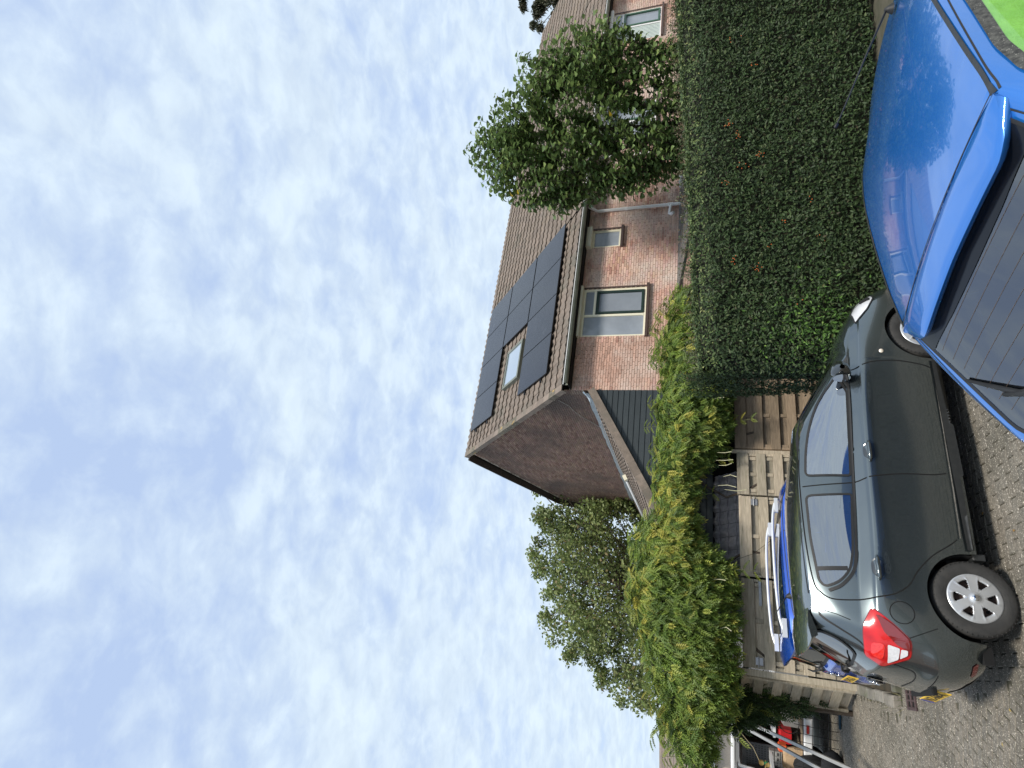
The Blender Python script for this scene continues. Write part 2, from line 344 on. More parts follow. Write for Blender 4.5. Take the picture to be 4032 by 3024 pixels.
def wall_rects(a0, a1, z0, z1, holes):
    """rectangles filling a wall around its openings"""
    xs = sorted({a0, a1, *[h[0] for h in holes], *[h[1] for h in holes]}); zs = sorted({z0, z1, *[h[2] for h in holes], *[h[3] for h in holes]})
    for i in range(len(xs) - 1):
        for j in range(len(zs) - 1):
            cx, cz = (xs[i] + xs[i + 1]) / 2, (zs[j] + zs[j + 1]) / 2
            if not any(h[0] < cx < h[1] and h[2] < cz < h[3] for h in holes): yield xs[i], xs[i + 1], zs[j], zs[j + 1]
def btint(k=1.0):
    r = rnd.random(); g = rnd.uniform(.82, 1.12) * k
    if r < .14: return (.72 * g, .62 * g, .62 * g)
    if r < .24: return (1.22 * g, 1.30 * g, 1.30 * g)
    return (g, g * rnd.uniform(.92, 1.06), g * rnd.uniform(.92, 1.06))
def bricks(par, a0, a1, z0, z1, holes, near):
    """course by course; the 300 nearest each its own part, the rest joined"""
    lst = []; k0 = int(z0 / .0625)
    for k in range(k0, int(z1 / .0625)):
        z = k * .0625; s = -.11 if k % 2 else 0; n = int((a1 - a0) / .22) + 2
        for i in range(n):
            x0 = a0 + s + i * .22; x1 = x0 + .21; x0 = max(x0, a0); x1 = min(x1, a1)
            segs = [(x0, x1)]
            for h in holes:
                if h[2] < z + .03 < h[3]:
                    ns = []
                    for p, q in segs:
                        if q <= h[0] or p >= h[1]: ns.append((p, q))
                        else:
                            if p < h[0]: ns.append((p, h[0]))
                            if q > h[1]: ns.append((h[1], q))
                    segs = ns
            for p, q in segs:
                if q - p > .03: lst.append((p, q, z))
    lst.sort(key=lambda c: abs(c[0] - 1.0) + abs(c[2] - 4.9) * .8); m_ = MB(); full = tintmesh('brick', MB().cbox((0, 0, 0), (.21, .0525, .03), .003), M_brick)
    for i, (p, q, z) in enumerate(lst):
        c = Vector(((p + q) / 2, .008 + rnd.uniform(-.0015, .0015), z + .03))
        if i < near and q - p > .2: piece('brick', full, frame(c, (1, 0, 0), (0, 0, 1), (0, -1, 0)), par)
        else: m_.cbox(c, (q - p, .0525, .03), .003, (1, 0, 0), (0, 0, 1), (0, -1, 0), btint())
    m_.build('bricks', M_brick, par, kind='stuff')
EB, EZ, PIT = -.33, 5.68, R(40.5)
UR = Vector((0, math.cos(PIT), math.sin(PIT))); NR = Vector((0, -math.sin(PIT), math.cos(PIT)))
def RP(a, t, o=0.0): return Vector((a, EB, EZ)) + UR * t + NR * o
TW, TE = .24, .335
def tile_mb(mb, c, X, U, Nn, w, l, tint, n=6, amp=.036):
    """one profiled tile: wavy sheet, raised at its lower end, with a front edge"""
    rows = []
    for (t, o) in ((0, -.014), (0, .036), (l * 1.04, .0)):
        r = []
        for k in range(n + 1):
            f = k / n; hgt = amp * (math.sin(2 * math.pi * (f - .1)) * .5 + .5) ** 1.3
            r.append(c + X * (f - .5) * w + U * (t - (.02 * math.sin(2 * math.pi * f) if t == 0 else 0)) + Nn * (o + hgt))
        rows.append(r)
    mb.grid(rows, tint)
def roof_tiles(par, a0, a1, rows, near, holes=()):
    T = MB(); tile_mb(T, Vector((0, 0, 0)), Vector((1, 0, 0)), Vector((0, 1, 0)), Vector((0, 0, 1)), TW * .985, TE, (1, 1, 1)); tm = tintmesh('roof_tile', T, M_tile)
    lst = []
    for r in range(rows):
        for k in range(int(round((a1 - a0) / TW))):
            a = a0 + (k + .5) * TW; t = r * TE
            if any(h[0] < a < h[1] and h[2] < t + .17 < h[3] for h in holes): continue
            lst.append((a, t))
    lst.sort(key=lambda q: q[0] * .55 - q[1] * .1); m_ = MB()
    for i, (a, t) in enumerate(lst):
        c = RP(a + rnd.uniform(-.004, .004), t + rnd.uniform(-.008, .008), .02 + rnd.uniform(-.003, .003)); 
        if i < near: piece('roof_tile', tm, frame(c, (1, 0, 0), UR, NR), par)
        else:
            g = rnd.uniform(.82, 1.12); tile_mb(m_, c, Vector((1, 0, 0)), UR, NR, TW * .985, TE, (g, g, g * rnd.uniform(.95, 1.03)))
    if m_.n: m_.build('roof_tiles', M_tile, par, kind='stuff', smooth=False)
def window(par, a0, a1, z0, z1, mframe, msash, box=True, split=None, topv=True, blind=None, flip=False, d=.09):
    """frame, casement, panes, cassette and sill; b grows into the house"""
    w = MB(); fw = .055
    def bar(m_, x0, x1, y0, y1, b0=.03, b1=.10): m_.box(((x0 + x1) / 2, (b0 + b1) / 2, (y0 + y1) / 2), (x1 - x0, b1 - b0, y1 - y0))
    bar(w, a0, a1, z0, z0 + fw); bar(w, a0, a1, z1 - fw, z1); bar(w, a0, a0 + fw, z0 + fw, z1 - fw); bar(w, a1 - fw, a1, z0 + fw, z1 - fw)
    fr = w.build('window', mframe, par)
    MB().box(((a0 + a1) / 2, .34, (z0 + z1) / 2), (a1 - a0 - .01, .02, z1 - z0 - .01)).build('dark_room', mat('dim room', (.10, .10, .11), .9, (.05, .05, .055), 1.5), fr)
    gl = [(a0 + fw, a1 - fw, z0 + fw, z1 - fw)]
    if split:
        MB().box((split, .065, (z0 + z1) / 2), (.06, .08, z1 - z0 - 2 * fw - .004)).build('mullion', mframe, fr)
        lo, hi = (a0 + fw, split - .03), (split + .03, a1 - fw)
        fixed, cas = (hi, lo) if flip else (lo, hi); zt = z1 - (z1 - z0) * .19 if topv else z1 - fw
        gl = [(*fixed, z0 + fw, z1 - fw)]
        if topv:
            MB().box(((cas[0] + cas[1]) / 2, .065, zt), (cas[1] - cas[0] - .004, .08, .06)).build('transom', mframe, fr); gl.append((*cas, zt + .03, z1 - fw)); zt -= .03
        s = MB(); c0, c1, y0, y1 = cas[0] + .012, cas[1] - .012, z0 + fw + .012, zt - .012; q = .06
        for (x0, x1, v0, v1) in ((c0, c1, y0, y0 + q), (c0, c1, y1 - q, y1), (c0, c0 + q, y0 + q, y1 - q), (c1 - q, c1, y0 + q, y1 - q)): bar(s, x0, x1, v0, v1, .005, .075)
        s.build('casement', msash, fr); gl.append((c0 + q, c1 - q, y0 + q, y1 - q))
    for g in gl: MB().box(((g[0] + g[1]) / 2, .062, (g[2] + g[3]) / 2), (g[1] - g[0] - .002, .008, g[3] - g[2] - .002)).build('pane', M_glass, fr)
    if blind:
        bm_ = MB(); g = gl[0]; n = int((g[1] - g[0]) / .07)
        for k in range(n): bm_.box((g[0] + (k + .5) * (g[1] - g[0]) / n, .056, (g[2] + g[3]) / 2), ((g[1] - g[0]) / n * .55, .004, g[3] - g[2] - .02))
        bm_.build('blind', blind, fr)
    if box: MB().cbox(((a0 + a1) / 2 - .01, -.06, z1 + .095), (a1 - a0 + .08, .18, .19), .02).build('shutter_box', mframe, par)
    MB().box(((a0 + a1) / 2 + .01, -.03, z0 - .035), (a1 - a0 + .12, .10, .065)).build('window_sill', M_brown, par)
    MB().box((a1 + .022, .0, (z0 + z1) / 2), (.04, .05, z1 - z0)).build('window_reveal', M_brown, par)
def house(name_label, a0, a1, holes, near_b, near_t, rows=20, skyl=()):
    h = thing('terraced_house', name_label, 'house', HC, HA)
    w = MB()
    for (p, q, y0, y1) in wall_rects(a0, a1, 0, 5.62, holes): w.box(((p + q) / 2, .14, (y0 + y1) / 2), (q - p, .25, y1 - y0))
    w.build('wall', M_mort, h); bricks(h, a0, a1, 2.45, 5.58, holes, near_b)
    r = MB(); bk = [(a0, 5.2, 10.24), (a0, 10.5, 8.2), (a0, 12.1, 5.9)]; fr_ = [RP(a0, 0, -.03), RP(a0, 7.06, -.03)]
    def sh(p): return (a1 + (0 if isinstance(p, tuple) else 0), p[1], p[2])
    r.grid([[tuple(p), (a1, p[1], p[2])] for p in fr_ + bk]).build('roof', mat('roof felt', (.02, .018, .016), .95), h)
    MB().box(((a0 + a1) / 2, 12.0, 2.9), (a1 - a0, .2, 5.8)).build('rear_wall', M_mortd, h)
    roof_tiles(h, a0, a1, rows, near_t, skyl)
    m_ = MB()
    for k in range(int((a1 - a0) / .33)):
        a = a0 + .165 + k * .33; g = rnd.uniform(.8, 1.15); rr = [];
        for x_ in (-.17, .165):
            rr.append([Vector((a + x_, 5.12 + .14 * math.cos(q), 10.14 + .13 * math.sin(q) + (.012 if x_ < 0 else 0) + rnd.uniform(-.004, .004))) for q in [math.pi * i / 6 for i in range(7)]])
        o = MB().grid(rr, (g, g, g)).build('ridge_tile', M_tilel, h)
    # gutter, fascia, soffit
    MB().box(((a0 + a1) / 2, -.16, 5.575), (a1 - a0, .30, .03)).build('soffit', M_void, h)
    prof = [(EB - .12 + .075 + .075 * math.cos(q), 5.655 + .085 * math.sin(q)) for q in [math.pi + math.pi * i / 8 for i in range(9)]]
    MB().grid([[(a, b, z) for b, z in prof] for a in (a0 - .02, a1)]).build('gutter', M_zinc, h)
    MB().tube([(a0 - .06, EB - .122, 5.665), (a1, EB - .122, 5.665)], .011, 6).build('gutter_lip', M_white, h)
    for k in range(int((a1 - a0) / .62)):
        a = a0 + .25 + .62 * k; MB().grid([[(a + d_, b - .004, z - .004) for b, z in prof] for d_ in (0, .03)]).build('gutter_bracket', M_zinc, h)
    return h
hA = [(1.50, 2.95, 3.87, 5.54), (4.32, 4.92, 4.64, 5.52)]
A = house('end terrace brick house with black solar panels on its tiled roof', 0, 5.6, hA, 300, 300, 21, ())
window(A, 1.50, 2.95, 3.87, 5.50, M_cream, M_green, True, 2.14)
window(A, 4.32, 4.92, 4.64, 5.42, M_cream, M_cream, True)
B = house('middle terrace brick house half hidden behind the broad leaved tree', 5.6, 11.2, [(8.3, 9.9, 3.87, 5.5)], 0, 120, 21)
window(B, 8.3, 9.9, 3.87, 5.46, M_white, M_greenl, True, 9.1)
Cc = house('farthest terrace brick house with a white window and green casement', 11.2, 16.8, [(12.85, 14.42, 3.85, 5.5)], 0, 0, 21)
M_blind = mat('pale green blind', (.60, .68, .60), .7, (.5, .58, .5), 4)
window(Cc, 12.85, 14.42, 3.85, 5.46, M_white, M_greenl, True, 13.65, blind=M_blind)
D_ = house('last brick house of the row, only its roof showing at the far right', 16.8, 22.4, [], 0, 0, 21)
# downpipe with branch
M_ = MB(); M_.tube([(5.55, -.28, 5.58), (5.55, -.07, 5.34), (5.55, -.07, 3.0), (5.6, -.12, 2.7)], .042, 12).tube([(5.55, -.07, 3.34), (5.42, -.08, 3.36), (5.22, -.09, 3.38), (5.16, -.13, 3.33), (5.14, -.2, 3.27)], [.036, .036, .036, .042, .042], 12).tube([(5.55, -.07, 4.5), (5.55, -.07, 4.56)], .048, 12).tube([(5.55, -.07, 3.28), (5.55, -.07, 3.42)], .05, 12)
M_.build('downpipe', M_pvc, A, smooth=True, angle=50)
MB().tube([(7.6, -.07, 5.45), (7.6, -.07, 3.0)], .04, 10).build('downpipe', M_pvc, B, smooth=True)
MB().cbox((6.9, -.16, 3.06), (1.6, .26, .17), .04).build('awning_box', mat('pale grey metal', (.55, .56, .56), .4, (.5, .5, .5), 3), B)
for (a0_, a1_) in ((6.1, 7.7),): MB().box(((a0_ + a1_) / 2, .02, 2.72), (a1_ - a0_, .08, .28)).build('door_frame', M_white, B)
# gable wall of the end house
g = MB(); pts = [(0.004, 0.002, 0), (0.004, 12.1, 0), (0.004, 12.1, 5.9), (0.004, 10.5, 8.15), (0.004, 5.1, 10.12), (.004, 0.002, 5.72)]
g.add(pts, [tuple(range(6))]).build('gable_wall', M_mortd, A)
def gtop(b): 
    P_ = [(0, 5.70), (5.1, 10.06), (10.5, 8.1), (12.1, 5.85)]
    for (b0, z0), (b1, z1) in zip(P_, P_[1:]):
        if b0 <= b <= b1: return z0 + (z1 - z0) * (b - b0) / (b1 - b0)
    return 0
m_ = MB()
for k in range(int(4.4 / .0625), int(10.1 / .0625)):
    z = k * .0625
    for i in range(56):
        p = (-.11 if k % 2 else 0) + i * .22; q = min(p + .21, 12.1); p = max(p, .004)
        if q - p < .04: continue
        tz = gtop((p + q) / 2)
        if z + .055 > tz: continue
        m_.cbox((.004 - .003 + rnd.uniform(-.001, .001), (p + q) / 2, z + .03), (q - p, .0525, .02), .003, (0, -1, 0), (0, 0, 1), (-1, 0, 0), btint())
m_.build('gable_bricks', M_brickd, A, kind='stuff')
# verge tiles, dark barge on the far slope
for k in range(21):
    t0 = k * TE - .02; o = MB(); gq = rnd.uniform(.85, 1.12)
    c = RP(-.10, t0 + .17, .05); o.box(c, (.17, .345, .02), (1, 0, 0), UR, NR, (gq,) * 3); o.box(c + Vector((-.085, 0, 0)) - NR * .06, (.02, .345, .15), (1, 0, 0), UR, NR, (gq,) * 3)
    o.build('verge_tile', M_tilel if k in (1, 8, 9, 10, 11, 18, 19) else M_tile, A)
bl = [(5.25, 10.24), (7.0, 9.58), (8.8, 8.86), (10.5, 8.2), (11.4, 7.1), (12.2, 5.95)]
for (b0, z0), (b1, z1) in zip(bl, bl[1:]):
    d = Vector((0, b1 - b0, z1 - z0)); L_ = d.length; d.normalize(); n_ = int(L_ / .34); nn = Vector((0, -d.z, d.y))
    for k in range(n_):
        c = Vector((-.10, b0, z0)) + d * (L_ * (k + .5) / n_) + nn * rnd.uniform(0, .012)
        MB().box(c, (.22, L_ / n_ * .97, .05), (1, 0, 0), d, nn).build('verge_tile', mat('dark verge', (.055, .045, .04), .85), A)
# solar panels
M_pv = mat('black solar cell', (.010, .011, .016), .22, (.014, .015, .021), 1.5, coat=.12, spec=.35, stain=(.045, .05, .06), sscale=2.2, sthr=(.60, .85), aniso=(1, 1, 1))
M_pvf = mat('black anodised frame', (.01, .01, .012), .35)
PX = [.55 + 1.225 * i for i in range(5)]
def panel(a0, a1, t0, t1):
    p = MB(); p.box(RP((a0 + a1) / 2, (t0 + t1) / 2, .135), (a1 - a0 - .02, t1 - t0 - .02, .03), (1, 0, 0), UR, NR); pp = p.build('solar_panel', M_pvf, A)
    MB().grid([[RP(a, t, .1515) for a in np.linspace(a0 + .022, a1 - .022, 2)] for t in (t0 + .022, t1 - .022)]).build('cell_sheet', M_pv, pp)
    l = MB()
    for k in range(1, 18): t = t0 + (t1 - t0) * k / 18; l.grid([[RP(a0 + .022, t - .002, .1522), RP(a1 - .022, t - .002, .1522)], [RP(a0 + .022, t + .002, .1522), RP(a1 - .022, t + .002, .1522)]])
    l.build('busbar_lines', mat('cell line', (.03, .032, .045), .3), pp)
for i in range(4): panel(PX[i], PX[i + 1], .78, 2.64); panel(PX[i] + .02, PX[i + 1] + .02, 4.64, 6.58)
for i in (2, 3): panel(PX[i], PX[i + 1], 2.68, 4.60)
for t in (1.2, 2.2, 5.1, 6.1): MB().box(RP(3.0, t, .10), (5.1, .04, .04), (1, 0, 0), UR, NR).build('mounting_rail', M_pvf, A)
# skylight
s = MB(); a0, a1, t0, t1 = 1.22, 2.52, 2.82, 3.98
for (x0, x1, y0, y1) in ((a0, a1, t0, t0 + .09), (a0, a1, t1 - .09, t1), (a0, a0 + .08, t0 + .09, t1 - .09), (a1 - .08, a1, t0 + .09, t1 - .09)): s.box(RP((x0 + x1) / 2, (y0 + y1) / 2, .11), (x1 - x0, y1 - y0, .12), (1, 0, 0), UR, NR)
sk = s.build('skylight', M_zinc, A)
MB().box(RP((a0 + a1) / 2, (t0 + t1) / 2, .14), (a1 - a0 - .16, t1 - t0 - .18, .01), (1, 0, 0), UR, NR).build('pane', mat('skylight glass', (.30, .36, .42), .03, (.26, .32, .38), 1, ior=2.4, spec=1), sk)
s = MB(); a0, a1, t0, t1 = 13.9, 14.9, 4.2, 5.2
for (x0, x1, y0, y1) in ((a0, a1, t0, t0 + .09), (a0, a1, t1 - .09, t1), (a0, a0 + .08, t0, t1), (a1 - .08, a1, t0, t1)): s.box(RP((x0 + x1) / 2, (y0 + y1) / 2, .11), (x1 - x0, y1 - y0, .12), (1, 0, 0), UR, NR)
sk = s.build('skylight', M_zinc, Cc); MB().box(RP((a0 + a1) / 2, (t0 + t1) / 2, .12), (a1 - a0, t1 - t0, .01), (1, 0, 0), UR, NR).build('pane', MATS['skylight glass'], sk)
# cable down the gable
M_cab = mat('grey cable', (.42, .40, .37), .5)
MB().tube([(-.03, .55, 6.0), (-.03, .9, 5.8), (-.03, 1.3, 5.72), (-.03, 1.7, 5.55), (-.04, 2.1, 5.32), (-.05, 2.3, 5.22)], .008, 6).build('cable', M_cab, A)

# ---- annex: clapboard wall flush with the facade, single slope roof against the gable
ax = thing('annex', 'low annex clad in dark grey horizontal boards under a sloping tiled roof', 'annex', HC, HA)
M_clap = mat('dark grey painted board', (.026, .035, .038), .5, (.019, .026, .029), 5, objr=.18, bump=.2, bscale=40, aniso=(.3, 1, 3))
SL = (5.16 - 3.54) / 2.8
def vz(a): return 5.16 + a * SL
AE = -4.4
for k in range(22):
    z0 = 2.3 + .132 * k
    if z0 > 5.05: break
    x0 = max(AE, (z0 - 5.12) / SL) ; x1 = max(AE, (z0 + .13 - 5.12) / SL)
    vs = [(x0, 0, z0), (0, 0, z0), (0, 0, z0 + .128), (x1, 0, z0 + .128)]
    fr_ = [Vector((p[0], -.02 if i < 2 else -.006, p[2])) for i, p in enumerate(vs)]; bk_ = [Vector((p[0], .05, p[2])) for p in vs]
    MB().add(fr_ + bk_, [(0, 1, 2, 3), (0, 4, 5, 1), (3, 2, 6, 7), (0, 3, 7, 4), (1, 5, 6, 2)]).build('board', M_clap, ax)
w = MB(); w.add([(AE, .06, 0), (0, .06, 0), (0, .06, 5.1), (AE, .06, vz(AE))], [(0, 1, 2, 3)]); w.add([(AE, .06, 0), (AE, 12, 0), (AE, 12, vz(AE)), (AE, .06, vz(AE))], [(0, 1, 2, 3)]); w.build('wall', M_void, ax)
US = Vector((-1, 0, -SL)).normalized(); NS = Vector((-US.z, 0, US.x)) * 1; NS = Vector((SL, 0, -1)).normalized() * -1
NS = Vector((-SL, 0, 1)).normalized()
def AP(u, b, o=0): return Vector((-.02, b, 5.06)) + US * u + NS * o
MB().grid([[AP(0, b, -.02), AP(5.3, b, -.02)] for b in (-.02, 12.4)]).build('roof', MATS['roof felt'], ax)
m_ = MB(); 
for r in range(15):
    for k in range(50):
        b = .12 + .24 * (k + .5); g = rnd.uniform(.8, 1.1)
        tile_mb(m_, AP((15 - r) * .335, b, .02), Vector((0, -1, 0)), -US, NS, .236, .335, (g, g, g))
m_.build('roof_tiles', M_tile, ax, kind='stuff')
for k in range(14):
    c = AP(.17 + .345 * k, .0, .07); g = rnd.uniform(.9, 1.15); o = MB(); o.box(c, (.36, .22, .022), US, (0, 1, 0), NS, (g,) * 3); o.box(c + Vector((0, -.105, 0)) - NS * .085, (.345, .022, .16), US, (0, 1, 0), NS, (g * 1.1,) * 3); o.build('verge_tile', M_tile, ax)
M_lead = mat('lead flashing', (.40, .43, .44), .5, (.28, .31, .33), 8, metal=.3, bump=.6, bscale=30)
fl = MB(); rows = []
for i in range(40):
    b = .1 + i * .27; rows.append([(-.02, b, 5.23 + rnd.uniform(-.02, .02)), (-.04, b, 5.10 + rnd.uniform(-.01, .02)), (-.16, b, 5.02 + rnd.uniform(-.01, .02))])
fl.grid(rows).build('flashing', M_lead, ax)
rows = [[(-.02 - .3 * f + rnd.uniform(-.03, .03), -.12 + .3 * g + rnd.uniform(-.03, .03), 5.27 - .42 * f * SL + rnd.uniform(-.02, .03)) for f in (0, .3, .6, .9)] for g in (0, .35, .7, 1)]
MB().grid(rows).build('lead_sheet', mat('pale lead', (.55, .62, .66), .4, (.4, .46, .5), 14, metal=.3), ax)
MB().tube([AP(1.0, 4.2, .12), AP(1.5, 5.6, .12), AP(2.6, 8.2, .12)], .045, 10).build('roof_pipe', mat('bare aluminium', (.68, .68, .66), .35, metal=.4), ax, smooth=True)
MB().tube([AP(.15, 1.6, .1), AP(.35, 3.0, .14), AP(.8, 4.2, .12), AP(1.1, 5.4, .13), AP(1.8, 6.4, .12)], .010, 6).build('cable', M_cab, ax)
MB().box(AP(.95, 4.1, .13), (.16, .16, .10), US, (0, 1, 0), NS).build('junction_box', M_cream, ax)
# ---- small shed with pantiles just behind the fence
shd = thing('shed', 'little dark garden shed with grey pantiles glimpsed between vine and fence', 'shed', HC, HA)
m_ = MB(); U2 = Vector((0, .72, .70)).normalized(); N2 = Vector((0, -U2.z, U2.y))
for r in range(4):
    for k in range(9):
        g = rnd.uniform(.9, 1.2); T = MB(); tile_mb(T, Vector((-4.35 + .26 * k + .13, -.52, 1.68)) + U2 * r * .22, Vector((1, 0, 0)), U2, N2, .255, .24, (g, g, g), 8, .045); T.build('roof_tile', mat('grey pantile', (.30, .28, .29), .8, (.20, .19, .19), 12, bump=.5), shd)
MB().box((-3.2, -.25, .85), (2.4, .5, 1.66)).build('wall', M_void, shd)
# ---- glass canopy on the facade
cn = thing('glass_canopy', 'lean-to glass canopy with dark green rails on the brick facade', 'canopy', HC, HA)
M_rail = mat('dark green rail', (.05, .065, .06), .4)
M_cl = mat('clear roof glass', (.75, .78, .76), .05, alpha=.25, ior=1.5)
def cbar(p, q, r=.028): p, q = Vector(p), Vector(q); d = (q - p); MB().box((p + q) / 2, (d.length, .05, .06), d.normalized(), Vector((0, 0, 1)).cross(d).normalized(), d.cross(Vector((0, 0, 1)).cross(d)).normalized()).build('rail', M_rail, cn)
cbar((2.6, -.05, 3.10), (9.0, -.05, 3.10)); cbar((2.6, -2.4, 2.72), (9.0, -2.4, 2.72))
for k in range(8): cbar((2.6 + .91 * k, -.07, 3.08), (2.6 + .91 * k, -2.4, 2.75))
MB().grid([[(a, -.08, 3.125), (a, -2.4, 2.765)] for a in (2.6, 9.0)]).build('pane', M_cl, cn)
for a in (2.62, 8.98): MB().box((a, -2.4, 1.35), (.07, .07, 2.7)).build('post', M_rail, cn)

# ================================================================= FENCE
M_wood = mat('weathered wood', (.56, .49, .37), .8, (.37, .32, .235), 5, objr=.3, bump=.6, bscale=60, aniso=(1, 1, 9), detail=8, stain=(.15, .15, .08), sscale=1.4, sthr=(.54, .78), coord='obj')
M_woodb = mat('brown stained wood', (.36, .275, .185), .75, (.22, .165, .11), 5, objr=.2, bump=.5, bscale=60, aniso=(1, 1, 9), detail=8, coord='obj', stain=(.09, .08, .045), sscale=1.5, sthr=(.55, .8))
M_steel = mat('galvanised steel', (.45, .46, .46), .4, (.35, .35, .36), 20, metal=.7)
def fence_panel(name, label, cat, loc, rz, L_, H_, material, bat, group=None, frame_=True, strap=None, latch=False, z0=.04):
    f = thing(name, label, cat, loc, rz, group); n = 11; hb = (H_ - .10 - z0) / n
    for k in range(n):
        z = z0 + .04 + hb * (k + .5); y = -.030 if k % 2 == 0 else .028
        MB().cbox((L_ / 2, y, z), (L_ - .012, hb * (1.10 if k % 2 == 0 else 1.0), .020), .003, (1, 0, 0), (0, 0, 1), (0, -1, 0)).build('board', material, f)
    for t in bat: 
        for k in range(1, n, 2):
            z = z0 + .04 + hb * (k + .5); MB().cbox((t, -.004, z), (.07, hb * .84, .022), .003, (1, 0, 0), (0, 0, 1), (0, -1, 0)).build('batten', material, f)
        MB().box((t, .045, H_ / 2), (.07, .03, H_ - .15)).build('rear_batten', material, f)
    MB().cbox((L_ / 2, -.01, H_ - .03), (L_, .07, .05), .006).build('top_rail', material, f)
    if frame_:
        for t in (.03, L_ - .03): MB().cbox((t, .0, H_ / 2), (.045, .05, H_ - .12), .003).build('frame_post', material, f)
    if strap:
        for z in strap[1]: 
            MB().box((strap[0], -.040, z), (.42, .006, .045)).build('hinge_strap', M_steel, f)
            for k in range(4): MB().lathe([(0, .006), (.010, .004), (.010, 0)], (strap[0] - .15 + .1 * k, -.043, z), (0, -1, 0), 8).build('bolt', M_steel, f)
    if latch:
        MB().box((L_ - .12 if latch > 0 else .12, -.040, 1.55), (.12, .008, .12)).build('latch_plate', M_steel, f); MB().tube([(.02 if latch < 0 else L_ - .02, -.055, 1.56), (.2 if latch < 0 else L_ - .2, -.055, 1.56)], .009, 8).build('bolt_bar', M_steel, f)
    return f
FO = Vector((-5.0, 10.85, 0)); FD = Vector((math.cos(HA), math.sin(HA), 0))
fence_panel('gate', 'pale weathered wooden gate leaf nearest the corner post with lock plate and steel hinge strap', 'gate', FO + FD * .07, HA, 1.50, 1.82, M_wood, (.12, .78, 1.40), 'garden gate leaves', strap=(1.25, (1.5, .4)), latch=-1)
fence_panel('gate', 'weathered wooden gate leaf between the hinge strap and the plain fence post', 'gate', FO + FD * 1.60, HA, 1.52, 1.83, M_wood, (.1, .75, 1.42), 'garden gate leaves', latch=1)
fence_panel('wooden_fence', 'narrow wooden fence panel between gate and tall thin post', 'fence', FO + FD * 3.14, HA, .86, 1.85, M_wood, (.1, .43, .76), None)
fence_panel('wooden_fence', 'brown wooden fence panel disappearing behind the left end of the hedge', 'fence', FO + FD * 4.09, HA, 1.85, 1.88, M_woodb, (.08, .75, 1.4), None)
fence_panel('wooden_fence', 'brown wooden fence panel wholly behind the hedge', 'fence', FO + FD * 5.98, HA, 1.85, 1.88, M_woodb, (.08, .75, 1.4), None)
for t, h, l in ((4.045, 1.95, 'thin grey wooden post standing between the two fence panels'), (5.95, 1.92, 'wooden post behind the hedge end'), ):
    tag(MB().cbox((0, 0, h / 2), (.075, .085, h), .008).build('fence_post', M_wood), l, 'post').location = FO + FD * t
p = MB().cbox((0, 0, .95), (.10, .10, 1.90), .008).build('fence_post', M_wood); p.location = FO; p.rotation_euler = (0, 0, HA); tag(p, 'thick pale corner post of the wooden fence beside the latch', 'post')
rp_ = fence_panel('wooden_fence', 'wooden side fence running back from the corner post under hanging vine', 'fence', FO + Vector((-.02, .06, 0)), HA + R(112), 1.0, 1.84, M_wood, (.1, .9), None)
# ================================================================= VEGETATION
M_leaf = mat('leaf', (1, 1, 1), .45, (.80, .82, .76), 3, attr=True, transl=.36, spec=.45)
M_leafg = mat('glossy leaf', (1, 1, 1), .52, (.72, .75, .70), 5, attr=True, transl=.18, spec=.28)
M_bark = mat('bark', (.11, .085, .06), .9, (.06, .045, .035), 14, bump=.8, bscale=50)
M_core = mat('foliage core shade', (.022, .024, .012), .95, (.008, .01, .005), 12, bump=.8)  # near-black colour stands in for the shade deep inside the foliage
def inpoly(px, py, poly):
    c = np.zeros(len(px), bool); n = len(poly)
    for i in range(n):
        x0, y0 = poly[i]; x1, y1 = poly[(i + 1) % n]
        cond = ((y0 > py) != (y1 > py)); xi = (x1 - x0) * (py - y0) / ((y1 - y0) if y1 != y0 else 1e-9) + x0
        c ^= cond & (px < xi)
    return c
def edged(px, py, poly):
    d = np.full(len(px), 1e9)
    for i in range(len(poly)):
        a = np.array(poly[i]); b = np.array(poly[(i + 1) % len(poly)]); ab = b - a; L2 = (ab ** 2).sum()
        t = np.clip(((px - a[0]) * ab[0] + (py - a[1]) * ab[1]) / L2, 0, 1)
        d = np.minimum(d, np.hypot(px - a[0] - t * ab[0], py - a[1] - t * ab[1]))
    return d
def sample_poly(poly, n):
    p = np.array(poly); lo, hi = p.min(0), p.max(0); out = np.zeros((0, 2))
    while len(out) < n:
        q = lo + NP.random((n * 2, 2)) * (hi - lo); out = np.vstack([out, q[inpoly(q[:, 0], q[:, 1], poly)]])
    return out[:n]
def mixcol(n, cols, w, jit=.15):
    c = np.array(cols)[NP.choice(len(cols), n, p=np.array(w) / sum(w))]; return c * (1 + NP.normal(0, jit, (n, 1))).clip(.5, 1.6)
def snoise(x, y, s, seed):
    r = np.random.default_rng(seed); o = np.zeros(len(x))
    for k in range(5):
        f = s * 1.7 ** k * .6; a = r.random() * 6.28; o += np.sin(x * f * math.cos(a) + y * f * math.sin(a) + r.random() * 6) * np.sin(x * f * math.sin(a) * 1.3 - y * f * math.cos(a) + r.random() * 6) / 1.35 ** k
    return o / 2.2
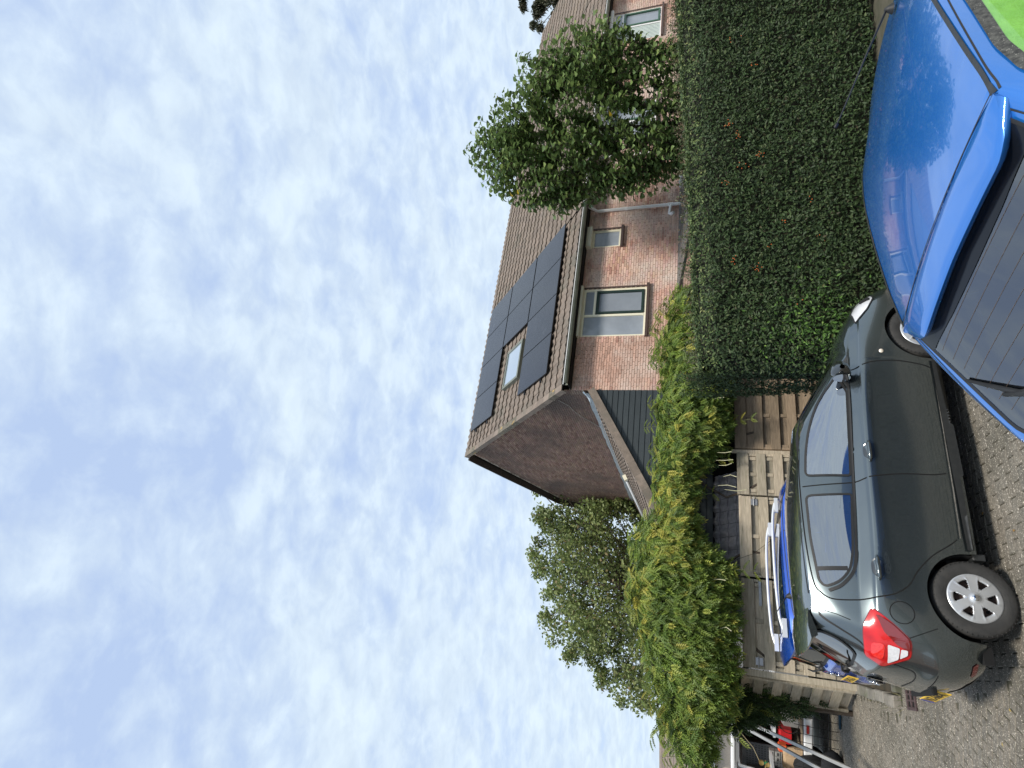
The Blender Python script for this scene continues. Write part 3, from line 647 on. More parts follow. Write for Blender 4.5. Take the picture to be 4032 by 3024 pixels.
# ---- hedge
HL, HT = 8.6, 1.7
hedge = thing('hedge', 'tall dense dark green clipped hedge with small leaves and orange berries', 'hedge', (.22, 9.0, 0), R(12.2))
def htop(t): return 2.54 + .055 * t
n = 62000; t = NP.random(n) * HL; z = NP.random(n); s = NP.random(n)
ht = 2.54 + .055 * t
P = np.zeros((n, 3)); Nn = np.zeros((n, 3))
fr = s < .66; tp = (s >= .66) & (s < .90); en = s >= .90
bmp = snoise(t, z * 2.6, 2.6, 3) * .10 + snoise(t, z * 2.6, 9, 14) * .05
P[:, 0] = t; P[:, 2] = .03 + z * (ht - .12); P[:, 1] = -bmp - .02 - NP.random(n) * .09
rd = np.clip((P[:, 2] - (ht - .45)) / .45, 0, 1); P[:, 1] += rd ** 2 * .32
rl = np.clip((.40 - t) / .40, 0, 1); P[:, 1] += rl ** 2 * .30
Nn[:, 1] = -1; Nn[:, 2] = .35 + rd * .8; Nn[:, 0] = -rl * .8
yy = NP.random(n) * HT; b2 = snoise(t, yy, 3.2, 8) * .09
P[tp, 1] = yy[tp] + .1; P[tp, 2] = (ht - .06 + b2 * .6 + NP.random(n) * .06)[tp]; Nn[tp] = (0, -.25, 1)
P[en, 1] = yy[en] + .2; P[en, 0] = (-.02 + snoise(yy, z * 3, 3, 5) * .08 + NP.random(n) * .05)[en]; Nn[en] = (-1, 0, .2)
nb = np.floor(t * 5) * 13.7 + np.floor(z * 14) * 7.1
Nr = Nn / np.linalg.norm(Nn, axis=1, keepdims=True) + rand_dirs(n) * .75
X = rand_dirs(n) + Nn * .5 + np.array([0, 0, .25])
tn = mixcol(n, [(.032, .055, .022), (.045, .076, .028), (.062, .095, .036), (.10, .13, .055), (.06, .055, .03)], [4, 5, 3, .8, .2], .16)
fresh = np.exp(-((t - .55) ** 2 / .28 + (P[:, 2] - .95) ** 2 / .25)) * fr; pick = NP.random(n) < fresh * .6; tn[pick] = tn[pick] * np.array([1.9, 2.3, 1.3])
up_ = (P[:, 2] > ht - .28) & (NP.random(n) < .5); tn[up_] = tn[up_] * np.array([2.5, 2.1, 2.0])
tv, tf = quad_leaf(.24, .12)
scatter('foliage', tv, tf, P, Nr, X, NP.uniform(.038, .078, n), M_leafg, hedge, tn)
core = MB(); core.grid([[(x, y, z_) for (y, z_) in ((.30, 0), (.14, .1), (.14, htop(x) - .3), (.32, htop(x) - .07), (HT - .1, htop(x) - .07), (HT, 0))] for x in np.linspace(.22, HL, 12)]); core.add([(.22, .30, 0), (.22, .22, htop(0) - .4), (.22, .45, htop(0) - .16), (.22, HT - .1, htop(0) - .14), (.22, HT, 0)], [(0, 1, 2, 3, 4)]); core.build('shade_core', M_core, hedge)  # dark backing that paints the shade between the hedge leaves
# sprigs poking out of the top and end
ns = 620; sp = MB(); Ps = []; Xs = []; Ns_ = []; Ts = []
for k in range(ns):
    x = rnd.uniform(0, HL); q = rnd.random()
    if q < .6: b = Vector((x, rnd.uniform(.2, 1.0), htop(x) - .02)); d = Vector((rnd.uniform(-.5, .5), rnd.uniform(-.5, .3), 1)).normalized(); c_ = rnd.choice([(.12, .15, .07), (.08, .12, .04), (.2, .2, .12), (.22, .16, .10)])
    else: b = Vector((x, -.05, rnd.uniform(.4, htop(x) - .2))); d = Vector((rnd.uniform(-.6, .6), -1, rnd.uniform(-.1, .9))).normalized(); c_ = rnd.choice([(.05, .10, .03), (.03, .06, .02), (.09, .12, .05)])
    L_ = rnd.uniform(.08, .24); sp.tube([b, b + d * L_], [.003, .0015], 3)
    for j in range(9):
        Ps.append(b + d * L_ * (j + 1) / 9); v = Vector(rand_dirs(1)[0]); Xs.append(v + d * .8); Ns_.append(Vector(rand_dirs(1)[0]) + Vector((0, 0, .5))); Ts.append(c_)
sp.build('sprig_twigs', M_bark, hedge, kind='stuff')
scatter('sprig_leaves', tv, tf, np.array([tuple(p) for p in Ps]), np.array([tuple(p) for p in Ns_]), np.array([tuple(p) for p in Xs]), NP.uniform(.03, .05, len(Ps)), M_leafg, hedge, np.array(Ts))
M_berry = mat('orange berry', (.60, .17, .04), .4, (.45, .10, .03), 30)
ico = bmesh.new(); bmesh.ops.create_icosphere(ico, subdivisions=1, radius=1); iv = [v.co.copy() for v in ico.verts]; iff = [tuple(v.index for v in f.verts) for f in ico.faces]; ico.free()
bq = MB()
for (x, zz, nn) in [(3.9, 2.1, 9), (3.7, 1.95, 7), (3.3, 1.62, 8), (3.15, 1.9, 5), (1.62, 2.02, 7), (1.45, 1.72, 8), (1.8, 1.55, 4), (2.2, 1.35, 4), (4.9, 1.75, 5), (1.9, .9, 3), (2.5, 1.0, 3), (.9, 1.2, 2), (2.9, 2.15, 5), (5.4, 2.0, 4)]:
    for k in range(nn):
        c = Vector((x + rnd.gauss(0, .03), -.16 + rnd.uniform(-.03, .02), zz + rnd.gauss(0, .04))); bq.add([c + v * .0085 for v in iv], iff)
bq.build('berries', M_berry, hedge, kind='stuff')
# ---- climbing vine (pinnate leaves) over the fence
vine = thing('climbing_vine', 'big yellow green climbing vine with feathery leaves spilling over the fence', 'vine', FO, HA)
VT = [(7.9, 3.2), (7.05, 3.3), (6.2, 3.55), (5.56, 3.35), (4.84, 3.45), (3.71, 3.42), (3.17, 3.5), (2.66, 3.36), (2.34, 3.68), (2.06, 3.95), (1.65, 3.75), (.95, 3.86), (.33, 3.58), (-.27, 3.4), (-.65, 3.26), (-1.19, 3.08), (-1.75, 2.70)]
VB = [(-1.75, 2.42), (-1.05, 2.33), (-.6, 2.05), (-.24, 1.98), (.75, 1.96), (1.61, 1.99), (2.2, 2.58), (2.77, 2.70), (3.45, 2.6), (4.31, 2.02), (5.44, 2.02), (6.68, 2.40), (7.9, 2.62)]
VP = VT + VB
def vine_leaves(poly, n, par, y0=-.12, thick=.62, size=(.22, .34), cols=None, w=None, dr=.6, core=True, back=.3, seed=5):
    q = sample_poly(poly, n); e = edged(q[:, 0], q[:, 1], poly); lump = snoise(q[:, 0], q[:, 1], 3.4, seed)
    hb = thick * np.sqrt(np.clip(e / .55, 0, 1)) * (1 + .35 * lump)
    sd = np.where(NP.random(n) < back, 1., -1.); y = y0 + sd * hb * NP.uniform(.55, 1.05, n)
    P = np.stack([q[:, 0], y, q[:, 1]], 1); zt = np.interp(q[:, 0], *zip(*sorted([(a, b) for a, b in poly[:len(VT)]]))) if poly is VP else np.full(n, max(p[1] for p in poly))
    top = np.clip(1 - (zt - q[:, 1]) / .35, 0, 1)
    out = np.stack([NP.normal(0, .7, n), sd * (1 - .4 * top), -.25 + .9 * top + NP.normal(0, .38, n)], 1)
    Nn = np.stack([NP.normal(0, .3, n), sd * (.35 + .3 * (1 - top)), .8 + 0 * top], 1) + rand_dirs(n) * .5
    if cols is None: cols = [(.10, .165, .032), (.17, .25, .045), (.25, .33, .06), (.37, .41, .085), (.50, .47, .10)]; w = [3.2, 4, 2.6, 1.0, .35]
    c = mixcol(n, cols, w, .16)
    yel = np.exp(-((q[:, 0] - 2.75) ** 2 / .9 + (q[:, 1] - 3.1) ** 2 / .3)) + .8 * np.exp(-((q[:, 0] - .8) ** 2 / .35 + (q[:, 1] - 3.65) ** 2 / .05)) + .6 * (snoise(q[:, 0], q[:, 1], 2.2, 31) > .42)
    pk = NP.random(n) < yel * .55; c[pk] = mixcol(int(pk.sum()), [(.42, .42, .08), (.56, .50, .09), (.32, .36, .065)], [2, 1, 2], .12)
    return P, Nn, out, c
fv, ff = frond(5, .15, .6)
n = 10500; P, Nn, out, c = vine_leaves(VP, n, vine)
order = NP.permutation(n)
scatter('foliage', fv, ff, P, Nn, out, NP.uniform(.12, .24, n), M_leaf, vine, c)
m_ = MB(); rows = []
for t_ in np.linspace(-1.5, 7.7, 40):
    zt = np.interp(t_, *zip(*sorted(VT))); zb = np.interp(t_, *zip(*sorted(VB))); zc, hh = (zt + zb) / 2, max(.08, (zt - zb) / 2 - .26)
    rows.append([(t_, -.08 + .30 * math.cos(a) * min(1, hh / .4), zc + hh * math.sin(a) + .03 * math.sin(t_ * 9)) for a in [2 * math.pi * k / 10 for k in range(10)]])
m_.grid(rows, close=True); m_.build('shade_core', M_core, vine)  # dark tube coloured as the shaded inside of the vine
m_ = MB()
for (x, z0) in ((.35, 2.2), (1.9, 2.3), (3.3, 2.2), (4.6, 2.2)):
    p = [Vector((x + .2 * math.sin(k * 1.3 + x), .05 + .05 * math.cos(k * 2), k * .34)) for k in range(9)]; m_.tube(p, [.035 - .002 * k for k in range(9)], 7)
m_.build('vine_stems', M_bark, vine, smooth=True)
# loose shoots, seed pods and dead stalks hanging under the vine
M_pod = mat('pale pod', (.62, .60, .38), .6, (.48, .45, .26), 12)
for (x, z, L_) in ((4.9, 2.36, .30), (3.78, 2.22, .28), (3.62, 2.25, .34), (3.52, 2.2, .26), (3.3, 2.12, .26), (3.12, 2.22, .36), (3.05, 2.1, .42), (1.4, 2.3, .22), (.6, 2.2, .2)):
    MB().tube([(x, -.62, z), (x + rnd.uniform(-.03, .03), -.66, z - L_ * .5), (x + rnd.uniform(-.05, .06), -.67, z - L_ * .9)], [.003, .006, .008], 6).build('seed_pod', M_pod, vine)
m_ = MB(); Ps, Xs = [], []
for k in range(46):
    x = rnd.uniform(-1.6, 7.6); top_ = rnd.random() < .82; z = np.interp(x, *zip(*sorted(VT if top_ else VB))) + (-.05 if top_ else .1); y = rnd.uniform(-.7, 0)
    d = Vector((rnd.uniform(-.6, .6), rnd.uniform(-.4, .1), 1 if top_ else -.8)).normalized(); L_ = rnd.uniform(.2, .45); b = Vector((x, y, z)); pts = [b + d * L_ * f + Vector((0, 0, -.15 * f * f)) for f in (0, .4, .7, 1)]
    m_.tube(pts, .004, 4)
    for f in (1, 2, 3):
        for sg in (-1, 1): Ps.append(tuple(pts[f])); Xs.append((d.x + sg * .8, d.y - .3, d.z * .3 - .2))
m_.build('loose_stems', mat('green stem', (.20, .22, .08), .6), vine, kind='stuff')
n = len(Ps); scatter('shoot_leaves', fv, ff, np.array(Ps), np.array([(0, -.4, 1.)] * n) + rand_dirs(n) * .2, np.array(Xs), NP.uniform(.12, .20, n), M_leaf, vine, mixcol(n, [(.12, .17, .03), (.2, .24, .04), (.36, .33, .06)], [3, 3, 1]))
# darker climber hanging behind the corner post
ivy = thing('ivy', 'dark climber hanging down behind the corner post in front of the van', 'ivy', FO, HA)
IV = [(.15, 2.6), (-.25, 2.9), (-.8, 2.7), (-1.0, 2.3), (-.95, 1.9), (-.75, 1.5), (-.62, 1.0), (-.42, .55), (-.2, .5), (-.1, 1.2), (.1, 2.0)]
n = 900; q = sample_poly(IV, n); P = np.stack([q[:, 0], .75 + NP.normal(0, .12, n) - (q[:, 1] - 2.) * .3, q[:, 1]], 1)
scatter('foliage', fv, ff, P, np.stack([NP.normal(0, .3, n), -.6 + 0 * q[:, 0], .7 + 0 * q[:, 0]], 1), np.stack([NP.normal(0, .5, n), -.7 + NP.normal(0, .3, n), -.5 + 0 * q[:, 0]], 1), NP.uniform(.14, .26, n), M_leafg, ivy, mixcol(n, [(.03, .055, .018), (.05, .085, .025), (.10, .14, .035), (.22, .24, .05)], [4, 4, 1.5, .3]))
m_ = MB(); m_.tube([(-.4, .95, 0), (-.45, .9, 1.2), (-.4, .85, 2.4)], [.05, .04, .02], 7); m_.build('stem', M_bark, ivy)
# ---- broad leaved tree behind the hedge
T1 = [(4.45, 6.92), (5.1, 6.55), (5.44, 6.23), (5.53, 5.87), (6.27, 5.92), (6.09, 5.47), (6.38, 5.22), (6.6, 4.88), (6.73, 4.36), (6.55, 4.18), (6.28, 3.72), (5.94, 3.37), (5.92, 3.02), (5.62, 2.59), (4.18, 2.5), (3.62, 2.62), (3.35, 3.1), (3.28, 3.72), (3.3, 4.41), (3.13, 5.03), (3.2, 5.27), (3.29, 5.77), (3.47, 6.13), (3.7, 6.44), (4.02, 6.66)]
K1 = 1.29; T1 = [(x * K1, 2.4 + (z - 2.4) * K1) for x, z in T1]
OX, OY = 5.9, 13.5
tree = thing('tree', 'broad leaved green fruit tree with big curled leaves standing behind the hedge', 'tree', (OX, OY, 0))
m_ = MB(); m_.tube([(0, .1, 0), (.02, .1, .9), (-.05, 0, 1.7), (.0, 0, 2.35)], [.13, .11, .095, .085], 10)
limbs = []
for (pts, r0) in ([[(0, 0, 2.3), (.15, 0, 2.9), (.35, -.1, 3.5), (.9, -.05, 4.0), (1.1, 0, 4.6)], .06], [[(0, 0, 2.3), (.45, .1, 2.75), (.75, .1, 3.2), (1.2, .1, 3.9)], .045], [[(0, 0, 2.2), (-.25, 0, 3.0), (-.35, 0, 3.9), (-.3, .1, 5.0)], .055], [[(0, 0, 2.2), (-.6, -.2, 2.8), (-.9, -.1, 3.6), (-1.0, 0, 4.5)], .04], [[(0, 0, 2.3), (.05, .2, 3.2), (.1, .1, 4.3), (0, 0, 5.5)], .05], [[(0, 0, 2.1), (.6, -.3, 2.5), (1.0, -.4, 2.9), (1.1, -.3, 3.3)], .035], [[(0, 0, 2.1), (-.5, .4, 2.7), (-.6, .6, 3.6), (-.5, .4, 4.6)], .035]):
    pts = [Vector((p[0] * K1, p[1] * K1, 2.4 + (p[2] - 2.4) * K1)) for p in pts]; m_.tube(pts, [r0 * 1.2 * (1 - .75 * k / (len(pts) - 1)) for k in range(len(pts))], 8); limbs.append(pts)
m_.build('trunk', M_bark, tree, smooth=True)
tips = sample_poly(T1, 980); ed = edged(tips[:, 0], tips[:, 1], T1); tw = MB(); P = []; Xd = []; Zn = []
allp = [p for l in limbs for a, b in zip(l, l[1:]) for p in (a, (a + b) / 2, b)]
for (x, z), e in zip(tips, ed):
    dep = NP.uniform(-1, 1) * 1.35 * math.sqrt(min(1, e / .9)); tip = Vector((x - OX, dep, z)); 
    c_ = [p for p in allp if p.z < z - .1]; b = min(c_ or allp, key=lambda p: (p - tip + Vector((0, 0, .7))).length)
    mid = b.lerp(tip, .5) + Vector((.0, 0, -.12 * (tip - b).length)); pts = []
    for k in range(7):
        f = k / 6; pts.append(b * (1 - f) ** 2 + mid * 2 * f * (1 - f) + tip * f * f)
    tw.tube(pts, [.012 - .0014 * k for k in range(7)], 4, cap=False)
    L_ = (tip - b).length; nl = int(min(L_, 1.5) * 11) + 4
    for k in range(nl):
        f = 1 - (k / nl) * min(1, 1.2 / max(L_, .1)); f = max(0, f); p = b * (1 - f) ** 2 + mid * 2 * f * (1 - f) + tip * f * f
        a = k * 2.4 + x * 7; o = Vector((math.cos(a), math.sin(a), 0)); P.append(tuple(p + o * .02 + Vector((0, 0, rnd.uniform(-.02, .02))))); Xd.append((o.x, o.y, rnd.uniform(-.7, .15))); Zn.append((o.x * .3 + rnd.uniform(-.3, .3), o.y * .3 + rnd.uniform(-.3, .3), 1))
tw.build('twigs', M_bark, tree, kind='stuff')
def big_leaf():
    v = []; f = []; xs = [0, .18, .45, .72, .9, 1]; ws = [.04, .33, .40, .31, .15, 0]
    for x, w in zip(xs, ws):
        dz = .10 * math.sin(x * 2.2) - .55 * max(0, x - .35) ** 1.6
        for s_ in (-1, 0, 1): v.append((x * (1 - .15 * x), s_ * w, dz + (0 if s_ == 0 else .10 - .04 * x)))
    for k in range(5):
        for j in (0, 1): a = k * 3 + j; f.append((a, a + 3, a + 4, a + 1))
    return np.array(v), np.array(f)
bv, bf = big_leaf(); P = np.array(P); Xd = np.array(Xd); Zn = np.array(Zn); n = len(P)
c = mixcol(n, [(.12, .185, .065), (.165, .245, .085), (.21, .295, .10), (.28, .36, .12), (.66, .46, .06)], [3, 4, 3, 1, .02], .15)
vis = P[:, 1] < -.5; idx = np.where(vis)[0][:300]; rest = np.setdiff1d(np.arange(n), idx)
scatter('foliage', bv, bf, P[rest], Zn[rest], Xd[rest], NP.uniform(.12, .19, len(rest)), M_leaf, tree, c[rest])
lm = []
for cc in ((.14, .21, .075), (.20, .28, .10), (.12, .19, .065)):
    T = MB(); T.add([tuple(v) for v in bv], [tuple(f) for f in bf], cc); lm.append(tintmesh('leaf', T, M_leaf))
for i in idx:
    z = Vector(Zn[i]).normalized(); x = Vector(Xd[i]); x = (x - z * x.dot(z)).normalized(); piece('leaf', lm[i % 3], frame(P[i], x, z.cross(x), z) @ Matrix.Scale(rnd.uniform(.11, .175), 4), tree)
# ---- far trees
def far_tree(label, poly, Y0, depth, ncl, nl, size, cols, w, trunk, clr=.5, kind='quad', group=None, droop=.3, lw=.32):
    t = thing('tree', label, 'tree', (trunk[0], Y0, 0), 0, group); cl = sample_poly(poly, ncl); e = edged(cl[:, 0], cl[:, 1], poly)
    cy = NP.uniform(-1, 1, ncl) * depth * np.sqrt(np.clip(e / 2, .03, 1)); k = NP.integers(0, ncl, nl); r = clr * (.45 + .55 * np.clip(e / 1.2, 0, 1))[k]
    P = np.stack([cl[k, 0] - trunk[0], cy[k], cl[k, 1]], 1) + rand_dirs(nl) * (r * NP.random(nl) ** .5)[:, None]
    tv, tf = quad_leaf(lw, .2); sh = NP.uniform(.8, 1.25, ncl)[k]
    scatter('crown', tv, tf, P, rand_dirs(nl) + np.array([0, -.3, .7]), rand_dirs(nl) + np.array([0, 0, -droop]), NP.uniform(size * .7, size * 1.3, nl), M_leaf, t, mixcol(nl, cols, w, .12) * sh[:, None])
    m_ = MB(); z1 = trunk[1]; m_.tube([(0, 0, 0), (.1, 0, z1 * .5), (0, 0, z1)], [trunk[2], trunk[2] * .8, trunk[2] * .6], 8)
    for i in range(0, ncl, 2):
        q = Vector((cl[i, 0] - trunk[0], cy[i], cl[i, 1])); b = Vector((0, 0, min(z1, q.z * .7))); m_.tube([b, b.lerp(q, .5) + Vector((0, 0, -.2)), q], [trunk[2] * .22, trunk[2] * .12, .012], 4, cap=False)
    m_.build('trunk', M_bark, t)
FT = [(-4.15, 9.4), (-5.0, 9.2), (-5.7, 9.5), (-6.3, 9.1), (-7.33, 9.65), (-7.98, 9.5), (-8.57, 8.96), (-9.3, 9.0), (-10.37, 9.35), (-10.6, 8.7), (-11.29, 8.18), (-11.78, 7.75), (-11.43, 6.99), (-12.3, 6.6), (-13.07, 6.04), (-12.96, 5.42), (-13.46, 4.21), (-12.4, 2.6), (-4.6, 2.6), (-3.9, 6.25), (-3.65, 8.6)]
GC = [(.15, .20, .065), (.21, .26, .09), (.28, .31, .12), (.30, .24, .12)]
far_tree('loose olive green tree rising behind the annex roof left of the gable', FT, 24, 2.8, 520, 42000, .15, GC, [3, 4, 2, .35], (-8.5, 5.5, .16), .62)
far_tree('small leafy branch tips of a tree showing beyond the top of the gable', [(-3.3, 10.0), (-3.9, 10.35), (-4.5, 9.7), (-5.3, 9.8), (-4.9, 9.0), (-4.0, 8.6), (-2.2, 8.8), (-1.8, 10.2)], 27, 1.2, 40, 3200, .18, [(.06, .09, .03), (.09, .12, .04)], [1, 1], (-3.0, 8.0, .18), .42)
CN = [(24, 12.6), (20.42, 12.1), (20.19, 11.46), (19.37, 11.46), (18.6, 11.25), (18.3, 10.7), (19.0, 10.2), (19.99, 9.4), (24, 8.5)]
far_tree('dark shaggy conifer tips above the far end of the ridge', CN, 30, 1.6, 110, 16000, .26, [(.06, .07, .04), (.10, .105, .06), (.16, .13, .09)], [3, 3, 1], (22.5, 10, .3), .36, droop=1.6, lw=.10)
# weeds on the kerb and a few fallen leaves
weed = MB()
for k in range(60):
    p = KC.lerp(KB if k % 2 else KR, rnd.random() ** 1.5 * .5) + Vector((rnd.uniform(-.12, .1), rnd.uniform(-.1, .1), .0)); h = rnd.uniform(.05, .2); d = Vector((rnd.uniform(-1, 1), rnd.uniform(-1, 1), 1.2)).normalized()
    weed.add([p, p + Vector((.006, 0, 0)), p + d * h], [(0, 1, 2)], rnd.choice([(.16, .19, .06), (.10, .14, .04), (.34, .30, .14)]))
w_ = weed.build('weeds', M_leaf, kind='stuff'); tag(w_, 'thin grass and weeds growing along the mossy kerb stones', 'weeds')
lt = MB()
for k in range(70):
    p = Vector((rnd.uniform(-7.5, .2), rnd.uniform(3.9, 12), .006)); a = rnd.random() * 6.28; s_ = rnd.uniform(.010, .024); X = Vector((math.cos(a), math.sin(a), 0)); Y = Vector((-X.y, X.x, 0))
    lt.add([p, p + X * s_ + Y * s_ * .5 + Vector((0, 0, .008)), p + X * 2 * s_, p + X * s_ - Y * s_ * .5 + Vector((0, 0, .006))], [(0, 1, 2, 3)], rnd.choice([(.75, .70, .45), (.6, .45, .15), (.5, .3, .1), (.2, .22, .08)]))
l_ = lt.build('fallen_leaves', M_leaf, kind='stuff'); tag(l_, 'scattered small yellow fallen leaves on the grey paving', 'leaves')
# ================================================================= CARS
def cr(p0, p1, p2, p3, t):
    return 0.5 * ((2 * p1) + (-p0 + p2) * t + (2 * p0 - 5 * p1 + 4 * p2 - p3) * t * t + (-p0 + 3 * p1 - 3 * p2 + p3) * t ** 3)
def cinterp(P, u):
    """Catmull-Rom through rows of P (n,k); u in 0..n-1"""
    n = len(P); i = min(int(u), n - 2); t = u - i
    a, b, c, d = P[max(i - 1, 0)], P[i], P[i + 1], P[min(i + 2, n - 1)]
    if i == 0: a = 2 * b - c
    if i == n - 2: d = 2 * c - b
    return cr(a, b, c, d, t)
PAINT = {}
def paint(name, c, c2, rough=.28, metal=.55, coat=1.0, dust=.0):
    return mat(name, c, rough, c2, 2.0, metal=metal, coat=coat, spec=.5, bump=.0)
M_rub = mat('black rubber', (.012, .012, .012), .55, (.02, .02, .02), 9)
M_tyre = mat('tyre', (.028, .028, .027), .75, (.045, .043, .04), 14, bump=.3, bscale=80, coord='obj')
M_plas = mat('dark plastic', (.022, .024, .025), .5, (.032, .034, .034), 20, bump=.15, bscale=200)
M_under = mat('wheel well', (.008, .008, .008), .95)
M_capm = mat('silver hubcap', (.62, .63, .64), .32, (.52, .53, .54), 6, metal=.55)
M_rust = mat('rusty steel wheel', (.10, .06, .045), .8, (.045, .03, .028), 22)
M_cg = mat('car window glass', (.025, .032, .032), .02, (.018, .022, .022), 1, ior=2.3, spec=1)
M_cgd = mat('privacy glass', (.012, .014, .014), .02, (.010, .012, .012), 1, ior=2.2, spec=1)
def glassm(name, tint, ior, rough=.01):
    if name in MATS: return MATS[name]
    m = bpy.data.materials.new(name); m.use_nodes = True; t = m.node_tree; t.nodes.clear()
    fr = N(t, 'ShaderNodeFresnel', inp={'IOR': ior}); tr = N(t, 'ShaderNodeBsdfTransparent', inp={0: (*tint, 1)}); gl_ = N(t, 'ShaderNodeBsdfGlossy', inp={'Roughness': rough, 0: (.95, .97, 1, 1)}); mx = N(t, 'ShaderNodeMixShader'); o = N(t, 'ShaderNodeOutputMaterial')
    L = t.links.new; L(fr.outputs[0], mx.inputs[0]); L(tr.outputs[0], mx.inputs[1]); L(gl_.outputs[0], mx.inputs[2]); L(mx.outputs[0], o.inputs[0]); MATS[name] = m; return m
M_cl_g = glassm('clear car glass', (.62, .70, .67), 4.8); M_dk_g = glassm('tinted car glass', (.30, .34, .33), 4.0)
M_cab_i = mat('cabin lining', (.035, .036, .038), .8, (.025, .026, .028), 9); M_seat = mat('seat fabric', (.05, .052, .056), .85, (.03, .032, .036), 30, bump=.3)
M_chrome = mat('chrome', (.75, .76, .78), .08, (.7, .7, .72), 3, metal=1)
M_red = mat('red lamp lens', (.62, .010, .010), .22, (.42, .006, .008), 9, coat=.35, ior=1.5)
M_redd = mat('deep red lamp lens', (.22, .004, .006), .08, (.14, .003, .004), 5, coat=1)
M_lensw = mat('clear ribbed lens', (.75, .75, .76), .15, (.62, .62, .64), 60, coat=1)
M_plate = mat('yellow plate', (.86, .55, .05), .4, (.80, .50, .04), 8)
M_ink = mat('black lettering', (.01, .01, .01), .5)
M_eu = mat('blue plate strip', (.03, .05, .35), .4)
class Car:
    def __init__(s, name, label, cat, loc, rz, L, GB, GR, wheels, arch, mpaint, nv=7, group=None, fr_open=False):
        """L: list of levels, each a list of (x, y, z) from the rear centre round the right side to the front centre (y positive = outward)"""
        s.t = thing(name, label, cat, loc, rz, group); s.L = np.array(L, float); s.GB = np.array(GB, float); s.GR = np.array(GR, float); s.w = wheels; s.ar = arch; s.mp = mpaint
        n = len(GB); us = [];
        for i in range(n - 1): us += [i + k / 10 for k in range(10)]
        us.append(n - 1.0)
        X = lambda u: cinterp(s.L[1], u)[0]
        for xc in wheels:                                            # exact columns round each arch
            for a in np.linspace(0, math.pi, 25):
                xx = xc + arch * math.cos(a) * .9999; lo, hi = 3.2, n - 3.0
                for _ in range(40):
                    m_ = (lo + hi) / 2
                    if X(m_) < xx: lo = m_
                    else: hi = m_
                us.append(lo)
        UQ = 28 if fr_open else 10; us = sorted(set(round(u, 4) for u in us) | set(round(i / UQ, 4) for i in range(UQ * (n - 1) + 1))); us = [u for i, u in enumerate(us) if i == 0 or u - us[i - 1] > .0012 or u == us[-1]]; s.us = us
        nl = len(s.L); lev = []
        cols = [np.array([cinterp(s.L[k], u) for k in range(nl)]) for u in us]
        V = []; rows = 26
        for u, c in zip(us, cols):
            v0 = 0.0
            if 3.0 < u < n - 2.2:
                x = cinterp(s.L[1], u)[0]
                for xc in wheels:
                    if abs(x - xc) < arch:
                        za = .30 + math.sqrt(max(0, arch ** 2 - (x - xc) ** 2)) if True else 0
                        lo, hi = 0.0, nl - 1.0
                        if za > c[0][2]:
                            for _ in range(30):
                                m_ = (lo + hi) / 2
                                if cinterp(c, m_)[2] < za: lo = m_
                                else: hi = m_
                            v0 = lo
            V.append([cinterp(c, v0 + (nl - 1 - v0) * k / rows) for k in range(rows + 1)])
        s.skin = V; body = MB()
        for sg in (-1, 1):
            body.grid([[(p[0], -sg * p[1], p[2]) for p in r] for r in V], flip=(sg > 0))
        # greenhouse (pillars and window band), hood, roof
        ng = 30 if fr_open else 8
        def gh(u, k):
            a, b = cinterp(s.GB, u), cinterp(s.GR, u); f = k / ng; p = a * (1 - f) + b * f; p[1] += .022 * math.sin(math.pi * f) * (1 if u > 1.5 else 0); return p
        uu = us
        for sg in (-1, 1):
            body.grid([[(lambda p: (p[0], -sg * p[1], p[2]))(gh(u, k)) for k in range(ng + 1)] for u in uu], flip=(sg > 0))
            H_ = []
            for u in [v for v in uu if v >= 7]:
                a, b = cinterp(s.L[-1], u), cinterp(s.GB, u); r = []
                for k in range(9):
                    f = k / 8; p = a * (1 - f) + b * f; p[2] += .035 * math.sin(math.pi * f) * min(1, (u - 7) / 2.5); r.append((p[0], -sg * p[1], p[2]))
                H_.append(r)
            body.grid(H_, flip=(sg > 0))
            x0, x1 = s.GR[0][0], s.GR[-1][0]; Rr = []
            for u in uu:
                a = cinterp(s.GR, u); r = []
                f0 = min(1, max(0, (a[0] - x0) / (x1 - x0))); xc = x0 + (x1 - x0) * f0; zc = np.interp(xc, [x0, (x0 + x1) / 2, x1], [s.GR[0][2], max(g[2] for g in s.GR) + .045, s.GR[-1][2]])
                zc = s.GR[0][2] * (1 - f0) ** 2 + 2 * f0 * (1 - f0) * (max(g[2] for g in s.GR) + .075) + s.GR[-1][2] * f0 ** 2
                for k in range(9):
                    f = k / 8; y = a[1] * (1 - f); r.append((a[0] * (1 - f) + xc * f, -sg * y, a[2] + (zc - a[2]) * (1 - (1 - f) ** 2.6)))
                Rr.append(r)
            body.grid(Rr, flip=(sg > 0))
        s.body = body.build('body', mpaint, s.t, smooth=True, angle=None)
        bm = bmesh.new(); bm.from_mesh(s.body.data); bmesh.ops.remove_doubles(bm, verts=bm.verts, dist=.0012); bmesh.ops.recalc_face_normals(bm, faces=bm.faces)
        for e in bm.edges:
            if len(e.link_faces) == 2 and e.calc_face_angle(0) > R(42): e.smooth = False
        bm.to_mesh(s.body.data); s.bvh = BVHTree.FromBMesh(bm); bm.free()
        # wheel wells and floor
        for xc in wheels:
            for sg in (-1, 1):
                w = MB(); y0 = max(p[1] for p in s.L[1]); a_ = np.linspace(-.15, math.pi + .15, 19)
                w.grid([[(xc + (arch - .004) * math.cos(a), sg * y, .30 + (arch - .004) * math.sin(a)) for y in (y0 - .02, y0 - .36)] for a in a_])
                w.add([(xc + arch * math.cos(a), sg * (y0 - .36), .30 + arch * math.sin(a)) for a in a_], [tuple(range(len(a_)))]); w.build('wheel_well', M_under, s.t)
        xs = [p[0] for p in s.L[0]]; w = MB(); hw = min(p[1] for p in s.L[0][4:9]) - .05
